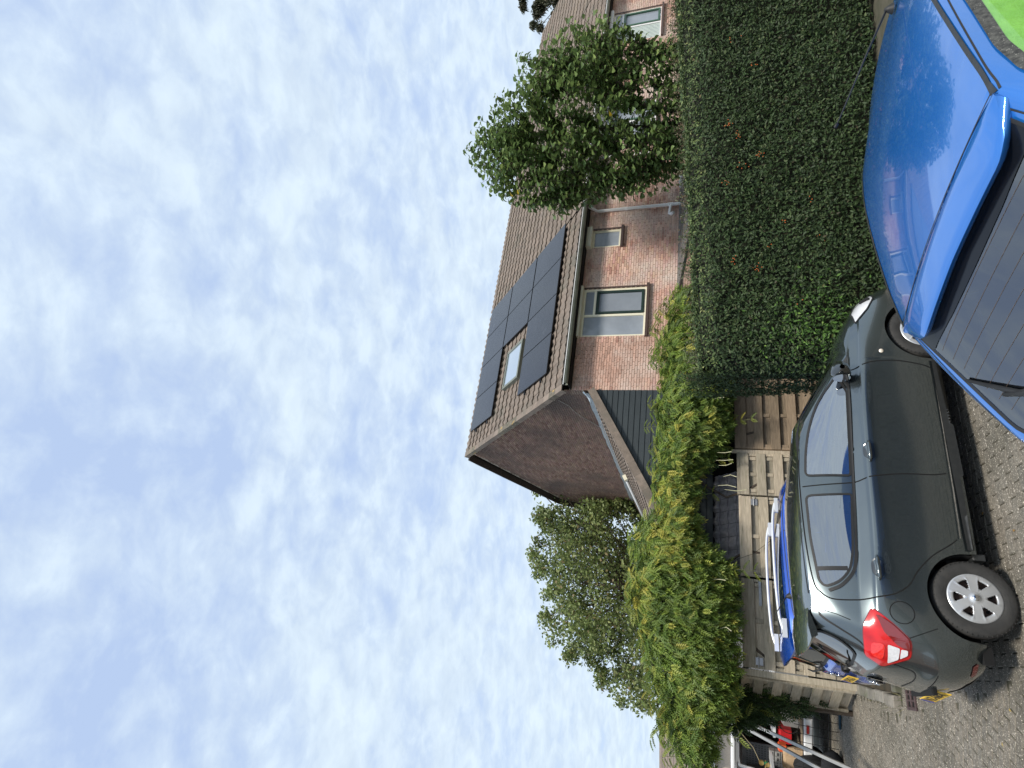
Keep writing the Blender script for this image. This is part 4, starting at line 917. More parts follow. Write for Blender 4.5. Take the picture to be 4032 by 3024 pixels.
        segs = [min(xs) + .1, wheels[0] - arch, wheels[0] + arch, wheels[1] - arch, wheels[1] + arch, max(xs) - .12]
        w.box(((segs[0] + segs[5]) / 2, 0, .26), (segs[5] - segs[0], 1.0, .10))
        for a, b in ((segs[0], segs[1]), (segs[2], segs[3])): w.box(((a + b) / 2, 0, .255), (b - a - .01, 2 * hw, .07))
        w.build('underbody', M_under, s.t)
    def cut(s, poly, ax, inset=.004):
        """opens the body skin behind a window (both sides for side windows)"""
        bm = bmesh.new(); bm.from_mesh(s.body.data); C_ = np.array([tuple(f.calc_center_median()) for f in bm.faces]); q = [tuple(p) for p in poly]
        a, b = (C_[:, 0], C_[:, 2]) if ax == 'side' else (C_[:, 0], C_[:, 1]); k = inpoly(a, b, q)
        k &= edged(a, b, q) > inset
        k &= (np.abs(C_[:, 1]) > .42) if ax == 'side' else (C_[:, 2] > .8)
        bm.faces.ensure_lookup_table(); bmesh.ops.delete(bm, geom=[bm.faces[i] for i in np.where(k)[0]], context='FACES'); bm.to_mesh(s.body.data); bm.free()
    def mirror(s, o):
        me = o.data.copy(); me.transform(Matrix.Diagonal((1, -1, 1, 1))); me.flip_normals(); q = bpy.data.objects.new(o.name, me); COL.objects.link(q); q.parent = o.parent; return q
    def cabin(s, xf, xr, zs, xd, hw=.62, ztop=1.15):
        i = MB().box(((xf + xr) / 2 + .2, 0, .36), (2.6, hw * 2, .08)); i.build('cabin_floor', M_cab_i, s.t)
        for sg in (-1, 1):
            m_ = MB(); y = sg * hw * .53; w_ = hw * .78
            m_.cbox((xf, y, zs), (.50, w_, .16), .03).cbox((xf - .24, y, zs + .32), (.58, w_, .13), .03, Vector((-.25, 0, .97)), (0, 1, 0), Vector((.97, 0, .25))).cbox((xf - .33, y, zs + .70), (.17, w_ * .5, .09), .02, Vector((-.2, 0, .98)), (0, 1, 0), Vector((.98, 0, .2))); m_.build('front_seat', M_seat, s.t, smooth=False)
            MB().cbox((xr - .32, sg * .36, zs + .68), (.15, .24, .08), .02, Vector((-.3, 0, .95)), (0, 1, 0), Vector((.95, 0, .3))).build('headrest', M_seat, s.t)
        m_ = MB().cbox((xr, 0, zs), (.48, hw * 1.75, .16), .03).cbox((xr - .24, 0, zs + .30), (.54, hw * 1.75, .13), .03, Vector((-.3, 0, .95)), (0, 1, 0), Vector((.95, 0, .3))); m_.build('rear_bench', M_seat, s.t)
        MB().cbox((xd, 0, .86), (.42, hw * 1.95, .24), .06).build('dashboard', M_cab_i, s.t)
        MB().tube([(xd - .30 + .03 * math.sin(a), .35 + .18 * math.cos(a), .92 + .17 * math.sin(a)) for a in np.linspace(0, 6.283, 25)], .014, 8).box((xd - .27, .35, .92), (.04, .30, .06)).build('steering_wheel', M_rub, s.t, smooth=True, angle=40)
        MB().cbox((xd - .32, 0, ztop + .20), (.03, .22, .06), .01).build('inner_mirror', M_rub, s.t)
    def hit(s, ax, p, off=0.0):
        if ax == 'side': o, d = Vector((p[0], -3, p[1])), Vector((0, 1, 0))
        elif ax == 'rear': o, d = Vector((-4, p[0], p[1])), Vector((1, 0, 0))
        elif ax == 'top': o, d = Vector((p[0], p[1], 4)), Vector((0, 0, -1))
        elif ax == 'front': o, d = Vector((8, p[0], p[1])), Vector((-1, 0, 0))
        l, n_, i, dd = s.bvh.ray_cast(o, d)
        if l is None: 
            l, n_, i, dd = s.bvh.find_nearest(Vector((p[0], -1, p[1])) if ax == 'side' else o); 
        if n_.dot(d) > 0: n_ = -n_
        return l + n_ * off, n_
    def patch(s, name, poly, ax, m, off=.004, h=.04, parent=None, thick=0, bulge=0):
        """surface piece cut to a 2D outline and laid on the body"""
        poly = [Vector(q) for q in dense(poly, h)]; n = len(poly); lo = [min(q[i] for q in poly) for i in (0, 1)]; hi = [max(q[i] for q in poly) for i in (0, 1)]
        pts = list(poly); pp = np.array([tuple(q) for q in poly]); gx = np.arange(lo[0] + h / 2, hi[0], h); gy = np.arange(lo[1] + h / 2, hi[1], h)
        if len(gx) and len(gy):
            A_, B_ = np.meshgrid(gx, gy); A_, B_ = A_.ravel(), B_.ravel(); k = inpoly(A_, B_, [tuple(q) for q in pp]); k &= edged(A_, B_, [tuple(q) for q in pp]) > h * .35
            pts += [Vector((float(a), float(b))) for a, b in zip(A_[k], B_[k])]
        r = geometry.delaunay_2d_cdt(pts, [(i, (i + 1) % n) for i in range(n)], [list(range(n))], 1, 1e-5)
        V = r[0]; F_ = r[2]; C3 = [sum((V[i] for i in f), Vector((0, 0))) / 3 for f in F_]
        ok = inpoly(np.array([c.x for c in C3]), np.array([c.y for c in C3]), [tuple(q) for q in pp]) if C3 else []
        pe = edged(np.array([v.x for v in V]), np.array([v.y for v in V]), [tuple(q) for q in pp])
        W = [s.hit(ax, v, off + (bulge * min(1, e / .05) if bulge else 0))[0] for v, e in zip(V, pe)]
        mb = MB(); mb.add(W, [tuple(f) for f, o in zip(F_, ok) if o]); o = mb.build(name, m, parent or s.t, smooth=True)
        return o
    def strip(s, name, path, ax, m, w=.006, off=.003, parent=None, closed=False, h=.03, join=None):
        path = [Vector(q) for q in dense(path, h, closed)]; rows = []; n = len(path)
        for i, q in enumerate(path):
            a = path[(i - 1) % n] if closed or i else q; b = path[(i + 1) % n] if closed or i < n - 1 else q; d = (b - a)
            if d.length < 1e-6: continue
            d.normalize(); nn = Vector((-d.y, d.x)); l0 = s.hit(ax, q, off)[0]
            r = []
            for f in (-.5, 0, .5): r.append(s.hit(ax, q + nn * w * f, off if f == 0 else off)[0])
            rows.append(r)
        if closed: rows.append(rows[0])
        mb = join or MB(); mb.grid(rows)
        if join is None: return mb.build(name, m, parent or s.t, smooth=True)
    def wheel(s, x, sg, cover=6, r=.305, w=.185, rim=.195, steer=0):
        yo = max(p[1] for p in s.L[1]) - .012
        e = bpy.data.objects.new('wheel', None); COL.objects.link(e); e.parent = s.t; e.location = (x, sg * (yo - w / 2), r - .004); e.rotation_euler = (0, 0, steer)
        T = MB(); h = w / 2; T.lathe([(rim - .005, -h * .9), (rim + .02, -h), (r * .90, -h * 1.0), (r - .012, -h * .86), (r, -h * .62), (r, h * .62), (r - .012, h * .86), (r * .90, h * 1.0), (rim + .02, h * .98), (rim - .004, h * .86)], (0, 0, 0), (0, sg, 0), 64)
        for k in range(52):
            a = 2 * math.pi * k / 52; c = Vector((math.cos(a) * (r - .012), sg * h * .80, math.sin(a) * (r - .012))); T.box(c, (.010, .030, .004), (math.cos(a), 0, math.sin(a)), (0, 1, 0), (-math.sin(a), 0, math.cos(a)))
        T.build('tyre', M_tyre, e, smooth=True, angle=50)
        D = MB(); D.lathe([(rim, h * .55), (rim - .01, h * .5), (.12, h * .42), (.0, h * .45)], (0, 0, 0), (0, sg, 0), 40); D.build('rim', M_rust, e, smooth=True)
        H = MB()
        for k in range(12): a = k * math.pi / 6 + .2; H.lathe([(.013, .001), (0, .0012)], (math.cos(a) * .128, sg * h * .45, math.sin(a) * .128), (0, sg, 0), 8)
        H.build('rim_holes', M_under, e)
        na, rs = 144, [.0, .03, .034, .06, .078, .088, .098, .115, .135, .148, .158, .170, .184, rim, rim + .004]; C = MB(); rows = []
        def hole(rr, a):
            if not .086 < rr < .152: return 0
            q = (a * cover / (2 * math.pi)) % 1.0 - .5; wd = .12 + .13 * min(1, (rr - .084) / .055); return 1 if abs(q) < wd else 0
        def rim_(rr, a):
            q = abs((a * cover / (2 * math.pi)) % 1.0 - .5); wd = .12 + .13 * min(1, max(0, rr - .084) / .055); return max(0, 1 - abs(q - wd) / .07) if .07 < rr < .175 else 0
        for rr in rs:
            rows.append([Vector((math.cos(2 * math.pi * k / na) * rr, sg * (h * .92 + .020 * (1 - (rr / rim) ** 2) + (.006 if rr <= .032 else 0) - (.014 if rr > rim else 0) + (-.010 * (1 if hole(rr, 2 * math.pi * k / na) else 0)) + .004 * rim_(rr, 2 * math.pi * k / na)), math.sin(2 * math.pi * k / na) * rr)) for k in range(na)])
        vs = [p for r_ in rows for p in r_]; fs = []
        for i in range(len(rs) - 1):
            for k in range(na):
                rm, am = (rs[i] + rs[i + 1]) / 2, 2 * math.pi * (k + .5) / na
                if cover and hole(rm, am): continue
                j = (k + 1) % na; fs.append((i * na + k, i * na + j, (i + 1) * na + j, (i + 1) * na + k))
        C.add(vs, fs); c = C.build('hubcap', M_capm, e, smooth=True)
        so_ = c.modifiers.new('s', 'SOLIDIFY'); so_.thickness = .007; so_.offset = -1 if sg > 0 else 1
        MB().lathe([(.027, h * .92 + .028), (.025, h * .92 + .031), (.0, h * .92 + .032)], (0, 0, 0), (0, sg, 0), 24).build('hub_badge', M_chrome, e, smooth=True)
        return e
def dense(p, h, closed=True):
    out = []; n = len(p)
    for i in range(n if closed else n - 1):
        a, b = Vector(p[i]), Vector(p[(i + 1) % n]); k = max(1, int((b - a).length / h)); out += [a.lerp(b, j / k) for j in range(k)]
    if not closed: out.append(Vector(p[-1]))
    return out
def rnd_poly(p, r=.04, k=4):
    """round the corners of a polygon; r may be a list"""
    out = []; n = len(p)
    for i in range(n):
        q = Vector(p[i]); a = Vector(p[i - 1]); b = Vector(p[(i + 1) % n]); rr = r[i] if isinstance(r, (list, tuple)) else r
        da, db = (a - q), (b - q); ra = min(rr, da.length * .45); rb = min(rr, db.length * .45); A_ = q + da.normalized() * ra; B_ = q + db.normalized() * rb
        for j in range(k + 1): t = j / k; out.append(A_ * (1 - t) ** 2 + q * 2 * t * (1 - t) + B_ * t * t)
    return out
def smooth_path(p, k=6):
    P_ = [np.array(q, float) for q in p]; return [tuple(cinterp(P_, i + j / k)) for i in range(len(P_) - 1) for j in range(k)] + [tuple(P_[-1])]
def plate(car, M4, txt, w=.50, hh=.11):
    e = MB().cbox((0, 0, 0), (w, hh, .008), .002).build('number_plate', M_plate, car.t); e.matrix_local = M4
    MB().box((-w / 2 + .022, 0, .0052), (.040, hh - .006, .002)).build('plate_strip', M_eu, e)
    text_mb(txt, hh * .98, .0006, 'plate_text', M_ink, e, Matrix.Translation((.018, -.002, .0052)), .0015, .92 * w / .50)
    return e

# ---------------------------------------------------------------- dark grey hatchback
M_grey = mat('dark green grey metallic paint', (.120, .145, .150), .27, (.105, .128, .133), 2, metal=.88, coat=1, spec=.8)
C1 = (-.61 * 0, 0)
TG = R(28); AG = Vector((math.cos(TG), math.sin(TG), 0)); NG = Vector((-AG.y, AG.x, 0)); O1 = Vector((-1.76, 5.75, 0)) + NG * .84
def rf(Lv): 
    k = [.94, .91, .86, .82, .84]; return [(x * (k[i] if i < 5 else 1), y, z) for i, (x, y, z) in enumerate(Lv)]
L0 = [(-.62, 0, .24), (-.61, .38, .24), (-.57, .60, .25), (-.48, .70, .26), (-.33, .77, .26), (0, .795, .24), (.5, .80, .22), (1.2, .80, .21), (1.9, .79, .21), (2.58, .78, .22), (2.95, .72, .22), (3.18, .58, .20), (3.30, .35, .19), (3.34, 0, .19)]
L1 = [(-.71, 0, .36), (-.70, .40, .36), (-.65, .63, .37), (-.54, .75, .38), (-.35, .815, .38), (0, .825, .36), (.5, .822, .34), (1.2, .815, .33), (1.9, .815, .33), (2.58, .82, .35), (2.95, .78, .36), (3.20, .62, .36), (3.36, .37, .36), (3.40, 0, .36)]
L2 = [(-.75, 0, .56), (-.735, .40, .56), (-.69, .64, .56), (-.57, .765, .57), (-.36, .828, .58), (0, .842, .57), (.5, .835, .52), (1.2, .825, .50), (1.9, .83, .50), (2.58, .842, .55), (2.95, .80, .56), (3.20, .64, .54), (3.35, .36, .53), (3.39, 0, .53)]
L3 = [(-.715, 0, .72), (-.70, .40, .72), (-.655, .63, .72), (-.555, .75, .73), (-.36, .825, .75), (0, .842, .76), (.5, .835, .74), (1.2, .828, .74), (1.9, .835, .74), (2.58, .84, .74), (2.93, .78, .72), (3.12, .62, .69), (3.26, .36, .66), (3.30, 0, .66)]
L4 = [(-.685, 0, .93), (-.67, .39, .93), (-.625, .61, .94), (-.54, .715, .96), (-.355, .795, .985), (0, .838, .985), (.5, .838, .955), (1.2, .835, .935), (1.9, .838, .91), (2.55, .82, .86), (2.88, .73, .82), (3.05, .60, .79), (3.16, .35, .77), (3.20, 0, .77)]
L4b = [(-.67, 0, 1.02), (-.655, .38, 1.02), (-.61, .60, 1.03), (-.52, .695, 1.045), (-.345, .765, 1.06), (0, .800, 1.045), (.5, .800, 1.01), (1.2, .797, .985), (1.9, .797, .955), (2.53, .78, .895), (2.84, .70, .86), (3.0, .57, .83), (3.10, .34, .82), (3.13, 0, .82)]
L5 = [(-.61, 0, 1.12), (-.60, .38, 1.12), (-.56, .58, 1.13), (-.47, .665, 1.14), (-.33, .73, 1.15), (0, .735, 1.13), (.5, .735, 1.095), (1.2, .735, 1.06), (1.9, .735, 1.02), (2.5, .72, .96), (2.78, .66, .915), (2.92, .54, .89), (3.0, .33, .885), (3.02, 0, .89)]
L0, L1, L2, L3, L4, L4b, L5 = [rf(v) for v in (L0, L1, L2, L3, L4, L4b, L5)]
GB1 = L5[:8] + [(1.9, .735, 1.02), (2.28, .725, .995), (2.42, .64, 1.01), (2.50, .50, 1.03), (2.56, .28, 1.04), (2.58, 0, 1.045)]
GR1 = [(-.34, 0, 1.545), (-.33, .36, 1.54), (-.29, .50, 1.525), (-.22, .565, 1.505), (-.08, .59, 1.50), (.12, .605, 1.515), (.52, .615, 1.535), (1.0, .61, 1.54), (1.4, .59, 1.50), (1.62, .56, 1.44), (1.68, .50, 1.435), (1.72, .40, 1.45), (1.76, .22, 1.47), (1.78, 0, 1.475)]
g = Car('hatchback', 'dark grey green hatchback with silver hubcaps parked between the two blue cars', 'car', O1, TG, [L0, L1, L2, L3, L4, L4b, L5], GB1, GR1, (0, 2.58), .345, M_grey, fr_open=True)
g.t.scale = (1.03, 1, 1)
# windows of the right side
FW = rnd_poly([(1.02, 1.095), (1.90, 1.045), (2.10, 1.115), (1.84, 1.30), (1.55, 1.405), (1.28, 1.455), (1.03, 1.475)], [.03, .02, .03, .2, .2, .1, .05])
RW = rnd_poly([(.84, 1.105), (.32, 1.145), (.15, 1.185), (.05, 1.27), (.0, 1.385), (.05, 1.43), (.42, 1.475), (.83, 1.485)], [.03, .1, .06, .08, .04, .03, .1, .05])
for nm, W, gm in (('front_side_window', FW, M_cl_g), ('rear_side_window', RW, M_dk_g)):
    o = g.patch(nm, W, 'side', gm, .004, .05); sl_ = g.strip('window_seal', W, 'side', M_rub, .020, .008, parent=o, closed=True); o2 = g.mirror(o); g.cut(W, 'side')
WS = rnd_poly([(1.85, -.40), (1.85, .40), (2.36, .52), (2.47, .3), (2.49, 0), (2.47, -.3), (2.36, -.52)], .03)
g.patch('windscreen', WS, 'top', M_cl_g, .004, .05); g.cut(WS, 'top'); g.cabin(1.35, .42, .55, 2.12)
g.strip('window_divider', [(.165, 1.20), (.155, 1.44)], 'side', M_rub, .035, .010)
g.strip('bumper_seam', [(-.62, .60), (-.3, .60)], 'rear', M_under, .006, .002)
g.strip('belt_moulding', smooth_path([(2.12, 1.03), (1.9, 1.025), (1.2, 1.065), (.5, 1.105), (.25, 1.13), (.13, 1.165), (.02, 1.26), (-.03, 1.36)]), 'side', M_rub, .026, .011)
g.patch('mirror_triangle', rnd_poly([(1.93, 1.025), (2.34, .99), (2.12, 1.125)], .02), 'side', M_plas, .009, .05)
seams = MB()
for p in ([(.92, 1.545), (.95, 1.1), (.985, .96), (1.025, .70), (1.03, .45), (1.05, .34)], [(2.20, 1.04), (2.14, .97), (2.19, .80), (2.20, .60), (2.16, .38), (2.13, .30)],
          [(2.1, 1.20), (1.72, 1.45), (1.2, 1.52), (.86, 1.53), (.4, 1.515), (.05, 1.475), (-.05, 1.42), (-.10, 1.33), (-.095, 1.15), (-.07, 1.02), (-.03, .88), (.05, .77), (.17, .69), (.30, .57), (.40, .43), (.46, .355)]):
    g.strip('s', smooth_path(p), 'side', M_rub, .0105, .002, join=seams)
for p in ([(-.37, .83), (-.32, .72), (-.27, .61)], [(-.28, 1.125), (-.19, 1.08)], [(-.26, 1.22), (-.22, 1.32), (-.19, 1.42), (-.20, 1.50)]): g.strip('s', p, 'side', M_rub, .006, .002, join=seams)
fd = [(-.175 + .085 * math.cos(a), .85 + .088 * math.sin(a)) for a in np.linspace(0, 2 * math.pi, 29)[:-1]]; g.strip('s', fd, 'side', M_rub, .007, .002, closed=True, join=seams)
seams.build('panel_gap', M_under, g.t)
g.strip('door_sill_strip', [(2.10, .285), (1.5, .30), (.9, .315), (.47, .335)], 'side', M_chrome, .009, .016)
g.patch('sill_panel', [(.375, .215), (2.22, .205), (2.22, .29), (.375, .30)], 'side', M_plas, .020, .03)
# door handles
for x, z in ((1.235, .935), (.17, .985)):
    cup = rnd_poly([(x - .095, z - .005), (x - .05, z - .045), (x + .05, z - .045), (x + .095, z + .005), (x + .05, z + .045), (x - .05, z + .045)], .03); g.patch('handle_cup', cup, 'side', mat('shadowed recess', (.012, .015, .015), .3, coat=1), .003, .03)
    pts = []
    for f in np.linspace(-1, 1, 9): l, n_ = g.hit('side', (x + f * .098, z), .004 + .036 * (1 - f ** 4)); pts.append(l)
    MB().tube(pts, [.012, .016, .017, .017, .017, .017, .017, .016, .012], 8).build('door_handle', M_grey, g.t, smooth=True)
# door mirror
q, n_ = g.hit('side', (2.08, 1.06), 0); mm = MB(); rows = []
for f in np.linspace(0, 1, 7):
    rr = math.sin(math.pi * (.12 + .80 * f)) ; c = Vector((2.055 - .0 * f, q.y - .02 - .23 * f, 1.10 + .01 * f)); rows.append([c + Vector((math.cos(a) * (.065 if math.cos(a) < 0 else .13) * rr, 0, math.sin(a) * .098 * rr)) for a in np.linspace(0, 2 * math.pi, 17)[:-1]])
mm.grid(rows, close=True); mo = mm.build('door_mirror', mat('glossy black shell', (.02, .024, .024), .12, coat=1), g.t, smooth=True)
MB().lathe([(0, 0), (.080, -.002)], Vector((1.982, q.y - .15, 1.105)), (-1, 0, 0), 20).build('mirror_glass', M_chrome, mo); MB().box((2.06, q.y - .02, 1.045), (.10, .10, .04)).build('mirror_foot', M_plas, mo)
l, n_ = g.hit('side', (2.31, .71), .002); MB().lathe([(.022, 0), (.018, .008), (0, .010)], l, n_, 20).build('side_indicator', mat('clear orange lens', (.85, .75, .62), .15, coat=1), g.t, smooth=True)
# headlamp
hl = rnd_poly([(2.70, .885), (2.90, .885), (3.10, .80), (3.14, .68), (3.02, .68), (2.86, .76)], .03)
o = g.patch('headlight', hl, 'side', M_lensw, .006, .04); g.strip('lamp_edge', hl, 'side', M_rub, .012, .008, parent=o, closed=True); g.patch('lamp_bezel', rnd_poly([(2.98, .80), (3.09, .78), (3.11, .70), (3.0, .71)], .02), 'side', M_under, .009, .03, parent=o)
# tail lamp (wraps the corner): side piece and rear piece
tl = rnd_poly([(-.155, 1.06), (-.30, 1.135), (-.50, 1.11), (-.57, .98), (-.50, .80), (-.38, .80), (-.26, .93)], [.03, .05, .03, .03, .03, .04, .05])
o = g.patch('tail_light', tl, 'side', M_red, .010, .03, bulge=.012); g.strip('lamp_seal', tl, 'side', M_redd, .012, .008, parent=o, closed=True)
g.patch('deep_red_lens', rnd_poly([(-.20, 1.035), (-.27, .93), (-.37, .82), (-.45, .81), (-.41, .90), (-.33, .99)], .02), 'side', M_redd, .024, .03, parent=o)
g.patch('bright_lens', rnd_poly([(-.40, 1.07), (-.49, 1.07), (-.52, .99), (-.41, .98)], .03), 'side', mat('bright red lens', (.85, .03, .02), .1, (.6, .01, .01), 60, coat=1), .025, .03, parent=o)
g.patch('reverse_lens', rnd_poly([(-.41, .965), (-.535, .955), (-.505, .885), (-.43, .88)], .012), 'side', M_lensw, .026, .03, parent=o)
g.patch('reverse_lens', rnd_poly([(-.435, .872), (-.502, .876), (-.475, .825), (-.44, .825)], .01), 'side', M_lensw, .026, .03, parent=o)
# rear screen, hatch lines, spoiler
rw = rnd_poly([(-.52, 1.17), (-.57, 1.30), (-.50, 1.46), (.50, 1.46), (.57, 1.30), (.52, 1.17), (0, 1.13)], [.06, .1, .06, .06, .1, .06, .4])
o = g.patch('rear_window', rw, 'rear', M_cgd, .008, .05); g.strip('window_seal', rw, 'rear', M_rub, .022, .010, parent=o, closed=True)
hs = MB(); g.strip('s', smooth_path([(-.60, 1.45), (-.635, 1.30), (-.64, 1.15), (-.60, 1.06), (-.58, .85), (-.50, .73), (0, .72), (.50, .73), (.58, .85), (.62, 1.1)]), 'rear', M_rub, .008, .003, join=hs); hs.build('hatch_gap', M_rub, g.t)
sp = MB(); rows = []
for y in np.linspace(-.60, .60, 25):
    e = 1 - abs(y / .60) ** 6 * .35; zt = 1.535 + .035 * (1 - (y / .6) ** 2); xr = -.53 + .10 * (y / .6) ** 4; xf = -.18
    rows.append([(xf, y * .97, zt - .002), (-.33, y * .98, zt + .006), (xr, y, zt - .012), (xr + .012, y, zt - .03), (-.40, y * .97, zt - .07), (-.34, y * .96, zt - .06)])
sp.grid(rows); sp.add(rows[0], [(0, 1, 2, 3, 4, 5)]); sp.add(rows[-1], [(5, 4, 3, 2, 1, 0)]); spo = sp.build('roof_spoiler', M_grey, g.t, smooth=True, angle=35)
MB().box((-.518, 0, 1.548), (.02, .34, .018)).build('brake_light', M_redd, spo)
l, n_ = g.hit('rear', (0, 1.14), .02); wp = MB(); wp.lathe([(.03, 0), (.03, .035), (.02, .045), (0, .045)], l, n_, 14).tube([l + n_ * .04, l + n_ * .045 + Vector((0, -.15, .05)), l + n_ * .02 + Vector((.02, -.34, .10))], [.014, .010, .006], 6); wp.build('rear_wiper', M_rub, g.t, smooth=True)
l, n_ = g.hit('rear', (0, .93), .004); f4 = frame(l, (0, -1, 0), n_.cross(Vector((0, -1, 0))) * 1, n_)
em = MB(); em.lathe([(.068, 0), (.068, .02), (.06, .026), (0, .026)], l, n_, 32); eo = em.build('badge_base', mat('gloss black', (.01, .01, .012), .08, coat=1), g.t, smooth=True, angle=40)
U_ = Vector((0, -1, 0)); V_ = n_.cross(U_).normalized() * -1; 
def ell(cx, cz, a, b): return [l + n_ * .030 + U_ * (cx + a * math.cos(t_)) + V_ * (cz + b * math.sin(t_)) for t_ in np.linspace(0, 2 * math.pi, 25)]
MB().tube(ell(0, 0, .060, .045), .006, 6).build('badge_ring', M_chrome, g.t, smooth=True); MB().tube(ell(0, .012, .032, .026), .004, 6).build('badge_ring', M_chrome, g.t, smooth=True); MB().tube(ell(0, 0, .018, .043), .004, 6).build('badge_ring', M_chrome, g.t, smooth=True)
l, n_ = g.hit('rear', (-.0, .47), .012); n_ = Vector((-1, -.10, .12)).normalized(); pl = plate(g, frame(l + Vector((-.012, 0, 0)), (.10, -.995, 0), Vector((.10, -.995, 0)).cross(n_) * -1, n_), 'NZ-666-K')
MB().cbox(l + Vector((.01, 0, .085)), (.05, .62, .04), .01).build('plate_recess', M_under, g.t)
l, n_ = g.hit('rear', (-.0, .37), .008); text_mb('DEALER', .035, .001, 'dealer_text', M_white, g.t, frame(l, (0, -1, 0), (0, 0, 1), (-1, 0, 0)), .001) if False else None
g.patch('bumper_insert', rnd_poly([(-.50, .27), (.50, .27), (.46, .36), (-.46, .36)], .03), 'rear', M_plas, .006, .05)
l, n_ = g.hit('side', (-.43, .40), .002)
g.patch('reflector', rnd_poly([(-.70, .33), (-.60, .33), (-.60, .37), (-.70, .37)], .01), 'rear', M_redd, .006, .03)
an = MB(); an.lathe([(.035, 0), (.022, .03), (.01, .05), (0, .05)], (.0, 0, 1.60), (-.3, 0, 1), 14).tube([(-.01, 0, 1.64), (-.20, 0, 1.76)], [.007, .004], 6); an.build('antenna', M_rub, g.t, smooth=True)
g.strip('roof_moulding', smooth_path([(-.05, -.545), (.5, -.56), (1.0, -.555), (1.5, -.52)]), 'top', M_rub, .016, .003)
for x in (0, 2.58):
    for sg in (-1, 1): g.wheel(x, sg).scale = (1 / 1.03, 1, 1)
    lip = MB(); yy = max(p[1] for p in L1)
    for sg in (-1,):
        rows = []
        for a in np.linspace(-.02, math.pi + .02, 33):
            px, pz = x + math.cos(a) * .346, .30 + math.sin(a) * .346; l, n_ = g.hit('side', (px + math.cos(a) * .004, pz + math.sin(a) * .004), 0); rows.append([l, Vector((px, l.y + .05, pz))])
        lip.grid(rows)
    lip.build('arch_lip', M_grey, g.t, smooth=True)
# interior glimpsed: steering wheel and seats silhouettes are hidden behind the reflecting glass
ft_ = MB().cbox((.34, -.70, .20), (.05, .12, .09), .01); ft_.build('sill_end', M_plas, g.t)

# ---------------------------------------------------------------- far blue estate with roof rails
M_blue = mat('bright blue metallic paint', (.010, .085, .50), .25, (.008, .07, .44), 2, metal=.3, coat=1)
T2 = R(32); O2 = Vector((-1.76, 5.75, 0)) + NX * 2.95 - AX * .66 + Vector((math.cos(T2), math.sin(T2), 0)) * .66
def sc_(Lv, sx=1.0, sy=1.0, sz=1.0, dx=0): return [(x * sx + dx, y * sy, z * sz) for x, y, z in Lv]
LB = [sc_(v, 1.0, .97, .90) for v in (L0, L1, L2, L3, L4, L4b)] + [sc_(L5, 1, .98, .87)]
GB2 = sc_(GB1, 1, .98, .87)
GR2 = [(-.47, 0, 1.385), (-.46, .36, 1.38), (-.44, .50, 1.37), (-.38, .57, 1.36), (-.2, .60, 1.365), (.05, .61, 1.38), (.5, .615, 1.395), (1.0, .61, 1.395), (1.35, .59, 1.36), (1.55, .56, 1.30), (1.62, .50, 1.30), (1.66, .40, 1.31), (1.70, .22, 1.32), (1.72, 0, 1.325)]
b2 = Car('estate_car', 'bright blue small estate car with silver roof rails squeezed beside the wooden gates', 'car', O2, T2, LB, GB2, GR2, (0, 2.58), .335, M_blue); b2.t.scale = (1, 1, 1.055)
for nm, W in (('front_side_window', rnd_poly([(.98, .97), (1.95, .92), (1.72, 1.18), (1.35, 1.30), (1.0, 1.33)], .05)), ('rear_side_window', rnd_poly([(.88, .98), (.15, 1.0), (.08, 1.27), (.5, 1.33), (.88, 1.33)], .05)), ('quarter_window', rnd_poly([(.02, 1.02), (-.28, 1.04), (-.32, 1.18), (-.12, 1.27), (.0, 1.28)], .05))):
    o = b2.patch(nm, W, 'side', M_cg, .006, .06); b2.strip('window_seal', W, 'side', M_rub, .016, .008, parent=o, closed=True)
s2 = MB()
for p in ([(.93, 1.37), (.94, 1.0), (.96, .4)], [(.04, 1.34), (.04, 1.0), (.1, .7)], [(1.9, 1.1), (1.5, 1.33), (.9, 1.375), (.05, 1.345), (-.25, 1.30)]): b2.strip('s', smooth_path(p), 'side', M_rub, .007, .002, join=s2)
s2.build('panel_gap', M_rub, b2.t)
o = b2.patch('rear_window', rnd_poly([(-.50, .98), (-.54, 1.12), (-.49, 1.30), (.49, 1.30), (.54, 1.12), (.50, .98)], .06), 'rear', M_cgd, .008, .06); b2.strip('window_seal', rnd_poly([(-.50, .98), (-.54, 1.12), (-.49, 1.30), (.49, 1.30), (.54, 1.12), (.50, .98)], .06), 'rear', M_rub, .03, .010, parent=o, closed=True)
sp = MB(); rows = []
for y in np.linspace(-.60, .60, 21):
    zt = 1.375 + .03 * (1 - (y / .6) ** 2); xr = -.60 + .06 * (y / .6) ** 4
    rows.append([(-.30, y * .98, zt), (-.45, y, zt + .002), (xr, y, zt - .03), (xr + .01, y, zt - .06), (-.52, y * .97, zt - .10), (-.47, y * .96, zt - .09)])
sp.grid(rows); sp.add(rows[0], [(0, 1, 2, 3, 4, 5)]); sp.add(rows[-1], [(5, 4, 3, 2, 1, 0)]); sp.build('roof_spoiler', M_blue, b2.t, smooth=True, angle=35)
M_silver = mat('silver rail', (.74, .75, .76), .3, (.66, .67, .68), 4, metal=.3)
for sg in (-1, 1):
    pts = [(1.42, sg * .50, 1.405), (1.30, sg * .51, 1.455), (1.0, sg * .52, 1.485), (.4, sg * .53, 1.49), (-.05, sg * .53, 1.475), (-.22, sg * .53, 1.455), (-.36, sg * .53, 1.41)]
    m_ = MB(); m_.tube(smooth_path(pts, 4), .017, 8); m_.box((-.28, sg * .53, 1.42), (.22, .05, .05)).box((1.32, sg * .51, 1.43), (.2, .05, .04)); m_.build('roof_rail', M_silver, b2.t, smooth=True, angle=50)
